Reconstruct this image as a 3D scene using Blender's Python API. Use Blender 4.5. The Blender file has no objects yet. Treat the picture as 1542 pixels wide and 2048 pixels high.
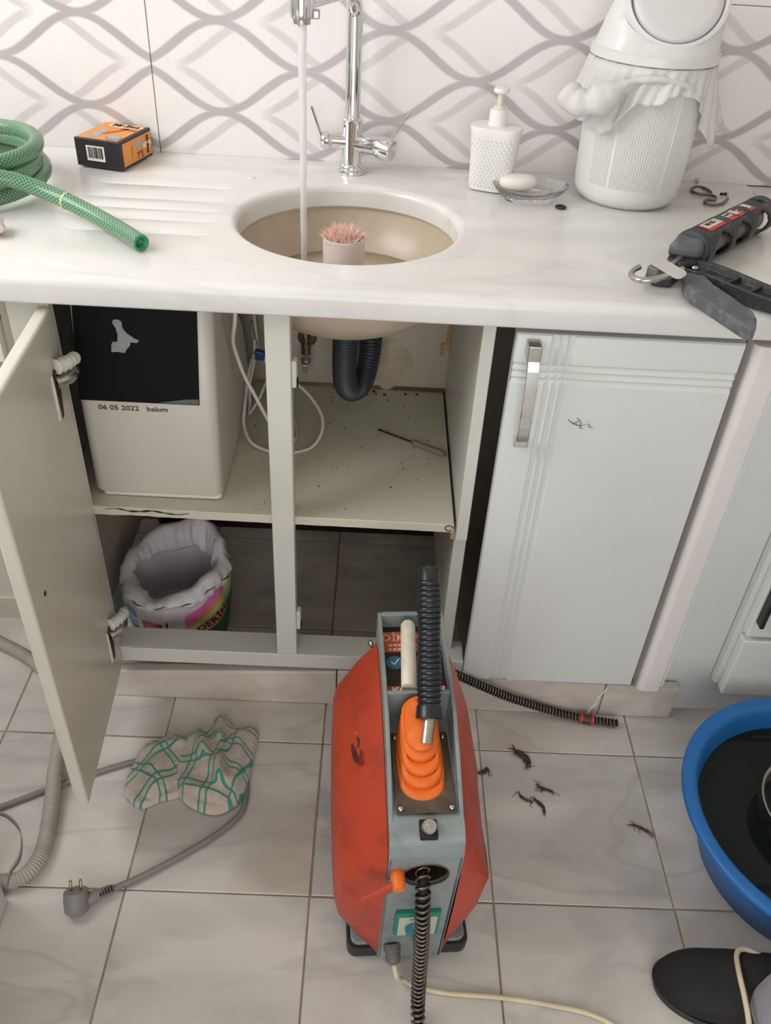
import bpy, math, random
from mathutils import Vector, Matrix, Euler
random.seed(7)
PI = math.pi
S = bpy.context.scene
COL = S.collection

# ------------------------------------------------------------------ camera
cam_d = bpy.data.cameras.new('camera')
cam = bpy.data.objects.new('camera', cam_d)
COL.objects.link(cam)
cam_d.sensor_fit = 'HORIZONTAL'
cam_d.sensor_width = 36.0
cam_d.lens = 36.0 * 1703.85 / 1542.0
cam_d.clip_start = 0.01
_r = Vector((0.99869527, 0.01066997, 0.04993897))
_u = Vector((-0.04594114, 0.61472395, 0.78740325))
_f = Vector((0.02229711, 0.78867015, -0.6144121))
cam.matrix_world = Matrix(((_r.x, _u.x, -_f.x, 0.0629269), (_r.y, _u.y, -_f.y, -0.7094171),
                           (_r.z, _u.z, -_f.z, 1.3527423), (0, 0, 0, 1)))
S.camera = cam

# ------------------------------------------------------------------ world, lights, exposure
S.view_settings.view_transform = 'Standard'
S.view_settings.look = 'None'
S.view_settings.gamma = 1.0
S.view_settings.use_curve_mapping = False
S.view_settings.exposure = 0.12
W = bpy.data.worlds.new('world')
S.world = W
W.use_nodes = True
W.node_tree.nodes['Background'].inputs[0].default_value = (0.93, 0.96, 1.0, 1)
W.node_tree.nodes['Background'].inputs[1].default_value = 0.3

def area_light(name, loc, target, sx, sy, power, color=(1, 1, 1)):
    d = bpy.data.lights.new(name, 'AREA')
    d.shape = 'RECTANGLE'; d.size = sx; d.size_y = sy; d.energy = power; d.color = color
    o = bpy.data.objects.new(name, d); COL.objects.link(o)
    o.location = loc
    o.rotation_euler = (Vector(target) - Vector(loc)).to_track_quat('-Z', 'Y').to_euler()
    return o
# daylight of the high window in the left wall
area_light('window_daylight', (-1.42, 0.05, 1.90), (0.25, 0.55, 0.8), 1.3, 1.0, 26, (0.985, 0.99, 1.0))
# daylight from the glazed balcony door behind the photographer
area_light('balcony_daylight', (0.05, -2.33, 1.10), (0.3, 0.6, 0.9), 1.6, 1.9, 25, (0.985, 0.99, 1.0))

# ------------------------------------------------------------------ mesh helpers
MATW = {}
def world_of(o):
    return MATW.get(o.name, Matrix.Identity(4))

class MB:
    def __init__(s):
        s.v = []; s.f = []; s.uv = None; s.fm = []
    def add(s, verts, faces):
        b = len(s.v)
        s.v += [tuple(p) for p in verts]
        s.f += [tuple(i + b for i in f) for f in faces]
        return s
    def box(s, x0, x1, y0, y1, z0, z1):
        return s.add([(x0, y0, z0), (x1, y0, z0), (x1, y1, z0), (x0, y1, z0),
                      (x0, y0, z1), (x1, y0, z1), (x1, y1, z1), (x0, y1, z1)],
                     [(0, 3, 2, 1), (4, 5, 6, 7), (0, 1, 5, 4), (1, 2, 6, 5), (2, 3, 7, 6), (3, 0, 4, 7)])
    def obox(s, c, sx, sy, sz, rot=None):
        M = rot if rot is not None else Matrix.Identity(3)
        c = Vector(c)
        P = [c + M @ Vector((x * sx / 2, y * sy / 2, z * sz / 2)) for z in (-1, 1) for x, y in ((-1, -1), (1, -1), (1, 1), (-1, 1))]
        return s.add(P, [(0, 3, 2, 1), (4, 5, 6, 7), (0, 1, 5, 4), (1, 2, 6, 5), (2, 3, 7, 6), (3, 0, 4, 7)])
    def prism(s, poly, fn0, fn1):
        """poly of 2D points; fn0/fn1 map a 2D point to 3D at both ends"""
        n = len(poly)
        P = [fn0(*p) for p in poly] + [fn1(*p) for p in poly]
        F = [tuple(range(n - 1, -1, -1)), tuple(range(n, 2 * n))]
        F += [(i, (i + 1) % n, n + (i + 1) % n, n + i) for i in range(n)]
        return s.add(P, F)
    def loft(s, rings, cap0=True, cap1=True, closed=True):
        n = len(rings[0])
        P = [p for r in rings for p in r]
        F = []
        for k in range(len(rings) - 1):
            for i in range(n if closed else n - 1):
                j = (i + 1) % n
                F.append((k * n + i, k * n + j, (k + 1) * n + j, (k + 1) * n + i))
        if cap0: F.append(tuple(range(n - 1, -1, -1)))
        if cap1: F.append(tuple(range((len(rings) - 1) * n, len(rings) * n)))
        return s.add(P, F)
    def lathe(s, prof, c=(0, 0, 0), seg=32, axis=None, cap0=True, cap1=True, ex=1.0, ey=1.0):
        """prof = [(radius, height)]; axis = direction Vector (default z)"""
        c = Vector(c)
        M = Matrix.Identity(3) if axis is None else Vector(axis).to_track_quat('Z', 'Y').to_matrix()
        rings = [[c + M @ Vector((r * ex * math.cos(2 * PI * i / seg), r * ey * math.sin(2 * PI * i / seg), h)) for i in range(seg)] for r, h in prof]
        return s.loft(rings, cap0, cap1)
    def cyl(s, a, b, r, r2=None, seg=20):
        a = Vector(a); b = Vector(b); d = b - a
        return s.lathe([(r, 0), (r if r2 is None else r2, d.length)], a, seg, d)
    def tube(s, path, r, seg=10, caps=True, uv=False, flat=1.0):
        """path: list of points, r: radius or function of (t 0..1, length)"""
        P = [Vector(p) for p in path]
        n = len(P)
        T = [(P[min(i + 1, n - 1)] - P[max(i - 1, 0)]).normalized() for i in range(n)]
        ref = Vector((0, 0, 1)) if abs(T[0].z) < 0.9 else Vector((1, 0, 0))
        N = (ref - T[0] * ref.dot(T[0])).normalized()
        L = 0.0; rings = []; Ls = []
        for i in range(n):
            if i:
                L += (P[i] - P[i - 1]).length
                N = (N - T[i] * N.dot(T[i]))
                N = N.normalized() if N.length > 1e-6 else Vector((1, 0, 0))
            B = T[i].cross(N)
            rr = r(i / (n - 1), L) if callable(r) else r
            rings.append([P[i] + (N * math.cos(2 * PI * k / seg) * flat + B * math.sin(2 * PI * k / seg)) * rr for k in range(seg)])
            Ls.append(L)
        b = len(s.f)
        s.loft(rings, caps, caps)
        if uv:
            if s.uv is None: s.uv = {}
            m = 0
            for k in range(n - 1):
                for i in range(seg):
                    s.uv[b + m] = [(i / seg, Ls[k]), ((i + 1) / seg, Ls[k]), ((i + 1) / seg, Ls[k + 1]), (i / seg, Ls[k + 1])]
                    m += 1
        return s
    def grid(s, fn, nu, nv, closed_u=False):
        P = [fn(i / (nu if closed_u else nu - 1), j / (nv - 1)) for j in range(nv) for i in range(nu)]
        F = []
        for j in range(nv - 1):
            for i in range(nu if closed_u else nu - 1):
                k = (i + 1) % nu
                F.append((j * nu + i, j * nu + k, (j + 1) * nu + k, (j + 1) * nu + i))
        return s.add(P, F)

def spline(pts, n=10, closed=False):
    P = [Vector(p) for p in pts]
    out = []
    m = len(P)
    rng = range(m) if closed else range(m - 1)
    for i in rng:
        if closed:
            a, b, c, d = P[(i - 1) % m], P[i], P[(i + 1) % m], P[(i + 2) % m]
        else:
            a, b, c, d = P[max(i - 1, 0)], P[i], P[i + 1], P[min(i + 2, m - 1)]
        for k in range(n):
            t = k / n
            out.append(0.5 * ((2 * b) + (c - a) * t + (2 * a - 5 * b + 4 * c - d) * t * t + (3 * b - a - 3 * c + d) * t ** 3))
    if not closed: out.append(P[-1])
    return out

def resample(path, step):
    out = [path[0]]; acc = 0.0
    for i in range(1, len(path)):
        a = path[i - 1]; b = path[i]; L = (b - a).length
        if L < 1e-9: continue
        t = step - acc
        while t <= L:
            out.append(a + (b - a) * (t / L)); t += step
        acc = (acc + L) % step
    return out

def obj(name, mb, mat, parent=None, smooth=False, bevel=0, segs=2, subsurf=0, solid=0, world=True, autosmooth=None, loc=None):
    """link one mesh object; vertices are given in world space unless world=False; loc = origin of a top-level mesh"""
    me = bpy.data.meshes.new(name)
    V = mb.v
    if parent is not None and world:
        I = world_of(parent).inverted()
        V = [tuple(I @ Vector(p)) for p in V]
    elif loc is not None:
        V = [tuple(Vector(p) - Vector(loc)) for p in V]
    me.from_pydata(V, [], mb.f)
    if mb.uv:
        ul = me.uv_layers.new(name='UVMap')
        for pi, co in mb.uv.items():
            for li, c in zip(me.polygons[pi].loop_indices, co):
                ul.data[li].uv = c
    o = bpy.data.objects.new(name, me)
    COL.objects.link(o)
    if loc is not None and parent is None: o.location = loc
    MATW[o.name] = world_of(parent) if parent is not None else Matrix.Translation(Vector(loc)) if loc is not None else Matrix.Identity(4)
    if parent is not None: o.parent = parent
    if isinstance(mat, (list, tuple)):
        for m in mat: me.materials.append(m)
        for p, k in zip(me.polygons, mb.fm): p.material_index = k
    elif mat is not None: me.materials.append(mat)
    if smooth or autosmooth:
        me.polygons.foreach_set('use_smooth', [True] * len(me.polygons))
        if autosmooth:
            try: me.set_sharp_from_angle(angle=math.radians(autosmooth))
            except Exception: pass
    if solid:
        m = o.modifiers.new('solid', 'SOLIDIFY'); m.thickness = solid; m.offset = 0
    if bevel:
        m = o.modifiers.new('bevel', 'BEVEL'); m.width = bevel; m.segments = segs; m.limit_method = 'ANGLE'; m.angle_limit = math.radians(35)
        m.harden_normals = False
    if subsurf:
        m = o.modifiers.new('sub', 'SUBSURF'); m.levels = subsurf; m.render_levels = subsurf
    return o

def tag(o, label=None, cat=None, group=None, kind=None):
    if label: o['label'] = label
    if cat: o['category'] = cat
    if group: o['group'] = group
    if kind: o['kind'] = kind
    return o

def thing(name, label, cat, loc=(0, 0, 0), rot=(0, 0, 0), group=None, kind=None):
    o = bpy.data.objects.new(name, None)
    COL.objects.link(o)
    o.empty_display_size = 0.05
    o.location = loc; o.rotation_euler = rot
    MATW[o.name] = Matrix.Translation(Vector(loc)) @ Euler(rot).to_matrix().to_4x4()
    return tag(o, label, cat, group, kind)

def text_mb(s, size, depth=0.0004, bold=0.0):
    """letters as a mesh in the xy plane, centred at the origin"""
    c = bpy.data.curves.new('t', 'FONT'); c.body = s; c.size = size; c.extrude = depth; c.offset = bold
    c.align_x = 'CENTER'; c.align_y = 'CENTER'; c.resolution_u = 3
    o = bpy.data.objects.new('t', c); COL.objects.link(o)
    dg = bpy.context.evaluated_depsgraph_get()
    me = o.evaluated_get(dg).to_mesh()
    mb = MB(); mb.add([v.co[:] for v in me.vertices], [tuple(p.vertices) for p in me.polygons])
    o.evaluated_get(dg).to_mesh_clear()
    bpy.data.objects.remove(o); bpy.data.curves.remove(c)
    return mb

def place(mb, M):
    mb.v = [tuple(M @ Vector(p)) for p in mb.v]; return mb

def frame(o, x, y):
    """matrix with given origin and x / y directions"""
    x = Vector(x).normalized(); y = Vector(y); z = x.cross(y).normalized(); y = z.cross(x)
    return Matrix(((x.x, y.x, z.x, o[0]), (x.y, y.y, z.y, o[1]), (x.z, y.z, z.z, o[2]), (0, 0, 0, 1)))

# ------------------------------------------------------------------ materials
class NT:
    def __init__(s, name):
        s.m = bpy.data.materials.new(name); s.m.use_nodes = True
        s.t = s.m.node_tree; s.b = s.t.nodes['Principled BSDF']
    def n(s, ty, **kw):
        nd = s.t.nodes.new(ty)
        for k, v in kw.items():
            if k.startswith('i_'): nd.inputs[k[2:].replace('_', ' ')].default_value = v
            else: setattr(nd, k, v)
        return nd
    def l(s, a, b): s.t.links.new(a, b)
    def math(s, op, a, b=None, c=None, clamp=False):
        nd = s.t.nodes.new('ShaderNodeMath'); nd.operation = op; nd.use_clamp = clamp
        for i, x in enumerate((a, b, c)):
            if x is None: continue
            if isinstance(x, (int, float)): nd.inputs[i].default_value = x
            else: s.l(x, nd.inputs[i])
        return nd.outputs[0]
    def mix(s, f, a, b, typ='MIX'):
        nd = s.t.nodes.new('ShaderNodeMix'); nd.data_type = 'RGBA'; nd.blend_type = typ
        for idx, x in ((0, f), (6, a), (7, b)):
            if isinstance(x, (int, float)): nd.inputs[idx].default_value = x
            elif isinstance(x, tuple): nd.inputs[idx].default_value = x if len(x) == 4 else x + (1,)
            else: s.l(x, nd.inputs[idx])
        return nd.outputs[2]
    def ramp(s, f, stops):
        nd = s.t.nodes.new('ShaderNodeValToRGB')
        e = nd.color_ramp.elements
        while len(e) < len(stops): e.new(0.5)
        for k, (p, c) in zip(e, stops):
            k.position = p; k.color = c if len(c) == 4 else c + (1,)
        s.l(f, nd.inputs[0]); return nd.outputs[0]
    def noise(s, vec, scale, detail=4, rough=0.55, dist=0.0):
        nd = s.n('ShaderNodeTexNoise'); nd.inputs['Scale'].default_value = scale
        nd.inputs['Detail'].default_value = detail; nd.inputs['Roughness'].default_value = rough; nd.inputs['Distortion'].default_value = dist
        if vec is not None: s.l(vec, nd.inputs['Vector'])
        return nd.outputs[0]
    def pos(s): return s.n('ShaderNodeNewGeometry').outputs['Position']
    def objc(s): return s.n('ShaderNodeTexCoord').outputs['Object']
    def rnd(s): return s.n('ShaderNodeObjectInfo').outputs['Random']
    def sep(s, v):
        nd = s.n('ShaderNodeSeparateXYZ'); s.l(v, nd.inputs[0]); return nd.outputs
    def comb(s, x, y, z):
        nd = s.n('ShaderNodeCombineXYZ')
        for i, q in enumerate((x, y, z)):
            if isinstance(q, (int, float)): nd.inputs[i].default_value = q
            else: s.l(q, nd.inputs[i])
        return nd.outputs[0]
    def vadd(s, a, b):
        nd = s.n('ShaderNodeVectorMath', operation='ADD'); s.l(a, nd.inputs[0])
        if isinstance(b, tuple): nd.inputs[1].default_value = b
        else: s.l(b, nd.inputs[1])
        return nd.outputs[0]
    def vscale(s, a, v):
        nd = s.n('ShaderNodeVectorMath', operation='MULTIPLY'); s.l(a, nd.inputs[0]); nd.inputs[1].default_value = v
        return nd.outputs[0]
    def color(s, c):
        if isinstance(c, tuple): s.b.inputs['Base Color'].default_value = c if len(c) == 4 else c + (1,)
        else: s.l(c, s.b.inputs['Base Color'])
    def bump(s, h, strength=0.3, dist=0.002):
        nd = s.n('ShaderNodeBump'); nd.inputs['Strength'].default_value = strength; nd.inputs['Distance'].default_value = dist
        s.l(h, nd.inputs['Height']); s.l(nd.outputs[0], s.b.inputs['Normal'])
    def p(s, **kw):
        names = dict(rough='Roughness', metal='Metallic', trans='Transmission Weight', ior='IOR', coat='Coat Weight', spec='Specular IOR Level',
                     sss='Subsurface Weight', alpha='Alpha', sheen='Sheen Weight')
        for k, v in kw.items():
            if isinstance(v, (int, float)): s.b.inputs[names[k]].default_value = v
            else: s.l(v, s.b.inputs[names[k]])
        return s

def srgb(r, g, b):
    f = lambda c: (c / 255 / 12.92) if c <= 10.3 else ((c / 255 + 0.055) / 1.055) ** 2.4
    return (f(r), f(g), f(b))

def plain(name, col, rough=0.5, metal=0.0, var=0.12, scale=30.0, bump=0.0, **kw):
    """a painted / plastic / metal surface with slight procedural mottling and wear"""
    t = NT(name); v = t.objc()
    n = t.noise(v, scale, 5)
    c2 = tuple(max(0, x * (1 - var)) for x in col); c1 = tuple(min(1, x * (1 + var * 0.5)) for x in col)
    t.color(t.ramp(n, [(0.3, c2), (0.7, c1)]))
    t.p(rough=rough, metal=metal, **kw)
    if bump: t.bump(t.noise(v, scale * 6, 3), bump, 0.001)
    return t.m

# ================================================================== shared materials
def marble(name, base, vein, stain, rough, vscale=3.0, vamt=0.55, samt=0.25, perobj=True):
    t = NT(name)
    v = t.pos()
    if perobj:
        r = t.rnd()
        v = t.vadd(v, t.comb(t.math('MULTIPLY', r, 7.3), t.math('MULTIPLY', r, -11.1), t.math('MULTIPLY', r, 5.7)))
    sk = t.vscale(v, (1.0, 2.6, 1.6))
    w = t.noise(sk, vscale, 5, 0.5, 0.7)
    soft = t.ramp(w, [(0.36, (0, 0, 0)), (0.62, (1, 1, 1))])
    thin = t.ramp(t.math('ABSOLUTE', t.math('SUBTRACT', t.noise(sk, vscale * 0.55, 5, 0.5, 0.9), 0.5)), [(0.0, (1, 1, 1)), (0.030, (0, 0, 0))])
    c = t.mix(t.math('MULTIPLY', soft, vamt * 0.5), base, vein)
    c = t.mix(t.math('MULTIPLY', thin, vamt * 0.3), c, tuple(x * 0.85 for x in vein))
    st = t.ramp(t.noise(v, 2.3, 6, 0.65), [(0.55, (0, 0, 0)), (0.75, (1, 1, 1))])
    c = t.mix(t.math('MULTIPLY', st, samt), c, stain)
    t.color(c); t.p(rough=rough, spec=0.5)
    t.bump(t.noise(v, 60, 4), 0.04, 0.001)
    return t.m

M_floor = marble('floor_marble', srgb(214, 209, 202), srgb(146, 143, 141), srgb(182, 158, 126), 0.32, 3.2, 0.85, 0.42)
M_plinth = marble('plinth_marble', srgb(214, 203, 192), srgb(160, 152, 145), srgb(170, 145, 115), 0.4, 4.5, 0.7, 0.5)
M_top = marble('worktop_marble', srgb(231, 229, 225), srgb(182, 180, 177), srgb(222, 214, 204), 0.22, 2.6, 0.45, 0.25)
M_sink = marble('sink_stone', srgb(204, 187, 166), srgb(176, 158, 136), srgb(212, 194, 170), 0.3, 6, 0.6, 0.5)
M_grout = plain('grout', srgb(168, 146, 120), 0.9, var=0.5, scale=14)
M_paint = plain('cabinet_paint', srgb(211, 210, 202), 0.38, var=0.05, scale=6)
M_paintdoor = plain('door_lacquer', srgb(222, 224, 221), 0.33, var=0.03, scale=5)
M_inner = plain('door_inner_lacquer', srgb(212, 208, 194), 0.27, var=0.05, scale=5)
M_warm = plain('pilaster_lacquer', srgb(226, 220, 217), 0.3, var=0.03, scale=5)
M_carc = plain('carcass_board', srgb(192, 186, 172), 0.55, var=0.12, scale=9)
M_wall = plain('wall_plaster', srgb(226, 222, 214), 0.85, var=0.04, scale=4)
M_oldtile = plain('old_wall_tile', srgb(180, 170, 154), 0.4, var=0.12, scale=7)
M_chrome = plain('chrome', srgb(225, 226, 228), 0.07, 1.0, var=0.02)
M_brushed = plain('brushed_metal', srgb(190, 188, 184), 0.28, 1.0, var=0.15, scale=40)
M_black = plain('black_plastic', srgb(34, 35, 38), 0.45, var=0.3, scale=60)
M_rust = plain('rusty_metal', srgb(84, 66, 56), 0.6, 0.6, var=0.5, scale=90)
M_white = plain('white_plastic', srgb(226, 224, 220), 0.35, var=0.03)
M_dark = plain('dark_crack', srgb(40, 32, 26), 0.9, var=0.3)

# ================================================================== floor
FL = MB(); FL.box(-1.5, 1.6, -2.4, 0.96, -0.04, -0.003)
floor = tag(obj('floor', FL, M_grout), 'white marble tiled kitchen floor', None, None, 'structure')
tm = MB(); g = 0.1487
tm.loft([[(-g, -g, -0.012), (g, -g, -0.012), (g, g, -0.012), (-g, g, -0.012)],
         [(-g, -g, -0.0012), (g, -g, -0.0012), (g, g, -0.0012), (-g, g, -0.0012)],
         [(-g + 0.0014, -g + 0.0014, 0), (g - 0.0014, -g + 0.0014, 0), (g - 0.0014, g - 0.0014, 0), (-g + 0.0014, g - 0.0014, 0)]])
tile0 = obj('floor_tile', tm, M_floor, floor, world=False)
first = True
for j in range(-4, 4):
    for i in range(-5, 5):
        if j == 3: continue
        t_ = tile0 if first else tile0.copy()
        if not first: COL.objects.link(t_)
        first = False
        t_.parent = floor
        t_.location = ((i + 0.5) * 0.3 + random.uniform(-.0006, .0006), (j + 0.5) * 0.3 + random.uniform(-.0006, .0006), random.uniform(-0.0006, 0.0))
fh = MB(); fh.box(-1.5, 1.6, -2.4, -1.202, -0.003, 0.0)
tag(obj('floor_hall', fh, M_floor), 'marble floor behind the photographer', None, None, 'structure')
fs = MB()
for i in range(-5, 5): fs.box(i * 0.3 + 0.002, i * 0.3 + 0.298, 0.902, 0.955, -0.003, 0.0)
obj('floor_tile_strip', fs, M_floor, floor)

# ================================================================== walls, ceiling
def wall_pattern(name, mirror):
    t = NT(name)
    X, Y, Z = t.sep(t.objc())
    if mirror: X = t.math('SUBTRACT', 0.9, X)
    A = 0.0352
    def lattice(xs):
        ph = t.math('MULTIPLY', t.math('SUBTRACT', X, xs), 2 * PI / 0.3)
        c = t.math('MULTIPLY', t.math('COSINE', ph), A)
        sl = t.math('MULTIPLY', t.math('SINE', ph), A * 2 * PI / 0.3)
        den = t.math('SQRT', t.math('ADD', 1.0, t.math('MULTIPLY', sl, sl)))
        def fam(off, sg):
            q = t.math('ADD' if sg < 0 else 'SUBTRACT', t.math('SUBTRACT', Z, off - 0.073 - 1.46), c)
            return t.math('ABSOLUTE', t.math('SUBTRACT', t.math('MODULO', q, 0.146), 0.073))
        d = t.math('MINIMUM', fam(0.1875, 1), fam(0.1145, -1))
        return t.math('DIVIDE', d, den), ph
    dd, ph_d = lattice(0.1195)
    dl, ph = lattice(0.1195 + 0.062)
    wob = t.math('MULTIPLY', t.math('SUBTRACT', t.noise(t.objc(), 35, 3), 0.5), 0.0016)
    sn = t.math('SINE', ph_d); dd = t.math('ADD', t.math('SUBTRACT', dd, t.math('MULTIPLY', t.math('MULTIPLY', sn, sn), 0.0015)), wob)
    sn2 = t.math('SINE', ph); dl = t.math('SUBTRACT', dl, t.math('MULTIPLY', t.math('MULTIPLY', sn2, sn2), 0.0012))
    band = t.ramp(dd, [(0.0, (1, 1, 1)), (0.0070, (1, 1, 1)), (0.0077, (0, 0, 0))])
    lband = t.ramp(dl, [(0.0, (1, 1, 1)), (0.0064, (1, 1, 1)), (0.0074, (0, 0, 0))])
    psi = t.math('MODULO', t.math('ADD', ph, 20 * PI), PI)
    fade = t.ramp(t.math('DIVIDE', psi, PI), [(0.03, (0, 0, 0)), (0.22, (1, 1, 1)), (0.79, (1, 1, 1)), (0.81, (0, 0, 0))])
    vn = t.noise(t.pos(), 7, 3, 0.5, 0.3)
    veins = t.ramp(t.math('ABSOLUTE', t.math('SUBTRACT', t.noise(t.pos(), 4, 5, 0.6, 3.0), 0.5)), [(0.0, (1, 1, 1)), (0.012, (0, 0, 0))])
    white = t.mix(vn, srgb(240, 234, 231), srgb(231, 226, 223))
    white = t.mix(t.math('MULTIPLY', veins, 0.05), white, srgb(150, 146, 144))
    grey = t.mix(vn, srgb(178, 170, 170), srgb(194, 186, 186))
    lgrey = t.mix(vn, srgb(205, 198, 197), srgb(214, 208, 206))
    c = t.mix(t.math('MULTIPLY', t.math('MULTIPLY', lband, fade), 0.92), white, lgrey)
    c = t.mix(band, c, grey)
    t.color(c); t.p(rough=0.28, spec=0.45)
    t.bump(t.math('SUBTRACT', 1.0, band), 0.25, 0.0006)
    return t.m
M_tileA = wall_pattern('ogee_tile', False)
M_tileB = wall_pattern('ogee_tile_mirrored', True)
wb = MB(); wb.box(-1.5, 1.6, 0.959, 1.08, -0.04, 2.6)
wall_back = tag(obj('wall_back', wb, M_grout), 'kitchen wall clad in white tiles with grey interlaced lines', None, None, 'structure')
# thicker tiled wall behind the cabinets, below the worktop
wl = MB(); wl.box(-0.62, 0.70, 0.852, 0.959, 0.47, 0.838)
obj('old_tile_course', wl, M_oldtile, wall_back)
wl = MB(); wl.box(-0.62, 0.70, 0.8505, 0.853, 0.662, 0.665)
obj('old_tile_joint', wl, M_grout, wall_back)
wl = MB(); wl.box(-0.45, 0.70, 0.938, 0.959, 0.0, 0.016)
obj('wall_foot', wl, M_dark, wall_back)
TW, TH = 0.9, 0.292
tl = MB(); tl.box(0.0008, TW - 0.0008, 0, 0.008, 0.0006, TH - 0.0006)
for r in range(3):
    for k in (-2, -1, 0, 1):
        m_ = M_tileB if k < 0 else M_tileA
        o = obj('wall_tile', tl, m_, wall_back, world=False, bevel=0.0008, segs=1)
        o.location = (-0.352 + k * TW, 0.9555, 0.881 + r * TH)
up = MB(); up.box(-1.5, 1.6, 0.952, 0.96, 0.881 + 3 * TH, 2.6)
obj('plaster', up, M_wall, wall_back)

c_ = MB(); c_.box(-1.62, 1.72, -2.5, 1.08, 2.6, 2.68)
tag(obj('ceiling', c_, M_wall), 'plain white kitchen ceiling', None, None, 'structure')
def wall_with_opening(name, label, axis, at, th, a0, a1, o0, o1, z0, z1):
    m = MB()
    def b(p0, p1, q0, q1):
        if axis == 'x': m.box(at, at + th, p0, p1, q0, q1)
        else: m.box(p0, p1, at, at + th, q0, q1)
    b(a0, o0, -0.04, 2.6); b(o1, a1, -0.04, 2.6); b(o0, o1, -0.04, z0); b(o0, o1, z1, 2.6)
    return tag(obj(name, m, M_wall), label, None, None, 'structure')
wall_with_opening('wall_left', 'plain wall with the kitchen window', 'x', -1.6, 0.1, -2.5, 1.08, -0.62, 0.72, 1.36, 2.44)
wall_with_opening('wall_front', 'plain wall with the balcony door opening', 'y', -2.5, 0.1, -1.6, 1.7, -0.80, 0.90, 0.0, 2.42)
wr = MB(); wr.box(1.6, 1.7, -2.5, 1.08, -0.04, 2.6)
tag(obj('wall_right', wr, M_wall), 'plain wall at the right of the kitchen', None, None, 'structure')
def window_unit(name, label, axis, at, a0, a1, z0, z1, mid):
    m = MB(); w = 0.05
    def b(p0, p1, q0, q1):
        if axis == 'x': m.box(at, at + 0.05, p0, p1, q0, q1)
        else: m.box(p0, p1, at, at + 0.05, q0, q1)
    b(a0, a1, z0, z0 + w); b(a0, a1, z1 - w, z1); b(a0, a0 + w, z0, z1); b(a1 - w, a1, z0, z1)
    b(mid - w / 2, mid + w / 2, z0, z1)
    tag(obj(name, m, M_white), label, None, None, 'structure')
window_unit('window_1', 'white framed kitchen window', 'x', -1.57, -0.62, 0.72, 1.36, 2.44, 0.05)
window_unit('window_2', 'white framed balcony door opening', 'y', -2.47, -0.80, 0.90, 0.0, 2.42, 0.05)

# plinth of marble under the cabinets
def slab_x(m, x0, x1, y0, y1, z0, za, zb):
    m.add([(x0, y0, z0), (x1, y0, z0), (x1, y1, z0), (x0, y1, z0), (x0, y0, za), (x1, y0, zb), (x1, y1, zb), (x0, y1, za)],
          [(0, 3, 2, 1), (4, 5, 6, 7), (0, 1, 5, 4), (1, 2, 6, 5), (2, 3, 7, 6), (3, 0, 4, 7)])
bb = thing('baseboard_cabinet', 'stained marble plinth running along the floor under the cabinets', None, (0, 0.4, 0), kind='structure')
for (x0, x1, za, zb) in ((-0.47, 0.019, 0.070, 0.097), (0.021, 0.5440, 0.099, 0.092), (0.5455, 0.690, 0.092, 0.086)):
    m = MB(); slab_x(m, x0, x1, 0.3945, 0.416, 0.0, za, zb)
    obj('plinth_slab', m, M_plinth, bb, bevel=0.003)
m = MB()
random.seed(3)
px = 0.532
pts = [(0.546 + 0.012 * math.sin(k * 1.7) * 0.2 - 0.022 * k / 8, 0.3938, 0.088 - 0.088 * k / 8) for k in range(9)]
m.tube([Vector(p) for p in pts], lambda t, L: 0.0014 + 0.0012 * abs(math.sin(L * 400)), 6)
obj('joint_filler', m, M_white, bb)

# ================================================================== worktop
SX, SY, SR = 0.0125, 0.6535, 0.176
ZT, ZB = 0.88, 0.84
YF, YB = 0.372, 0.9545
GY = [0.776, 0.7074, 0.6598, 0.6124, 0.5552]
def top_z_groove(y):
    for gy in GY:
        d = abs(y - gy)
        if d < 0.006: return ZT - 0.0028 * (0.5 + 0.5 * math.cos(PI * d / 0.006))
    return ZT
m = MB()
xa, xb = -1.0, 0.754
rx0, rx1, ry0, ry1 = -0.19, 0.21, 0.43, 0.90
# ring round the sink hole
N = 96
outer = []
for i in range(N):
    a = 2 * PI * i / N
    dx, dy = math.cos(a), math.sin(a)
    tt = min(((rx1 - SX) / dx if dx > 1e-6 else (rx0 - SX) / dx if dx < -1e-6 else 9), ((ry1 - SY) / dy if dy > 1e-6 else (ry0 - SY) / dy if dy < -1e-6 else 9))
    outer.append((SX + dx * tt, SY + dy * tt, ZT))
# exact corners
for cx, cy in ((rx0, ry0), (rx1, ry0), (rx1, ry1), (rx0, ry1)):
    k = min(range(N), key=lambda i: (outer[i][0] - cx) ** 2 + (outer[i][1] - cy) ** 2)
    outer[k] = (cx, cy, ZT)
def circ(r, z): return [(SX + r * math.cos(2 * PI * i / N), SY + r * math.sin(2 * PI * i / N), z) for i in range(N)]
rings = [outer]
for k in range(7):
    a = PI / 2 * k / 6
    rings.append(circ(SR + 0.013 - 0.013 * math.sin(a), ZT - 0.013 + 0.013 * math.cos(a)))
rings += [circ(SR, ZB + 0.004), circ(SR + 0.004, ZB), circ(SR + 0.06, ZB)]
m.loft(rings, False, False)
def q(x0, x1, y0, y1, z=ZT): m.add([(x0, y0, z), (x1, y0, z), (x1, y1, z), (x0, y1, z)], [(0, 1, 2, 3)])
# front strip with rounded nose
nose = [(YF + 0.058, ZT)]
for k in range(9):
    a = PI / 2 * k / 8
    nose.append((YF + 0.014 - 0.014 * math.sin(a), ZT - 0.014 + 0.014 * math.cos(a)))
for k in range(5):
    a = PI / 2 * k / 4
    nose.append((YF + 0.004 - 0.004 * math.cos(a), ZB + 0.004 - 0.004 * math.sin(a)))
nose.append((YF + 0.058, ZB))
m.loft([[(xa, y, z) for y, z in nose], [(xb, y, z) for y, z in nose]], False, False, closed=False)
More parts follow.
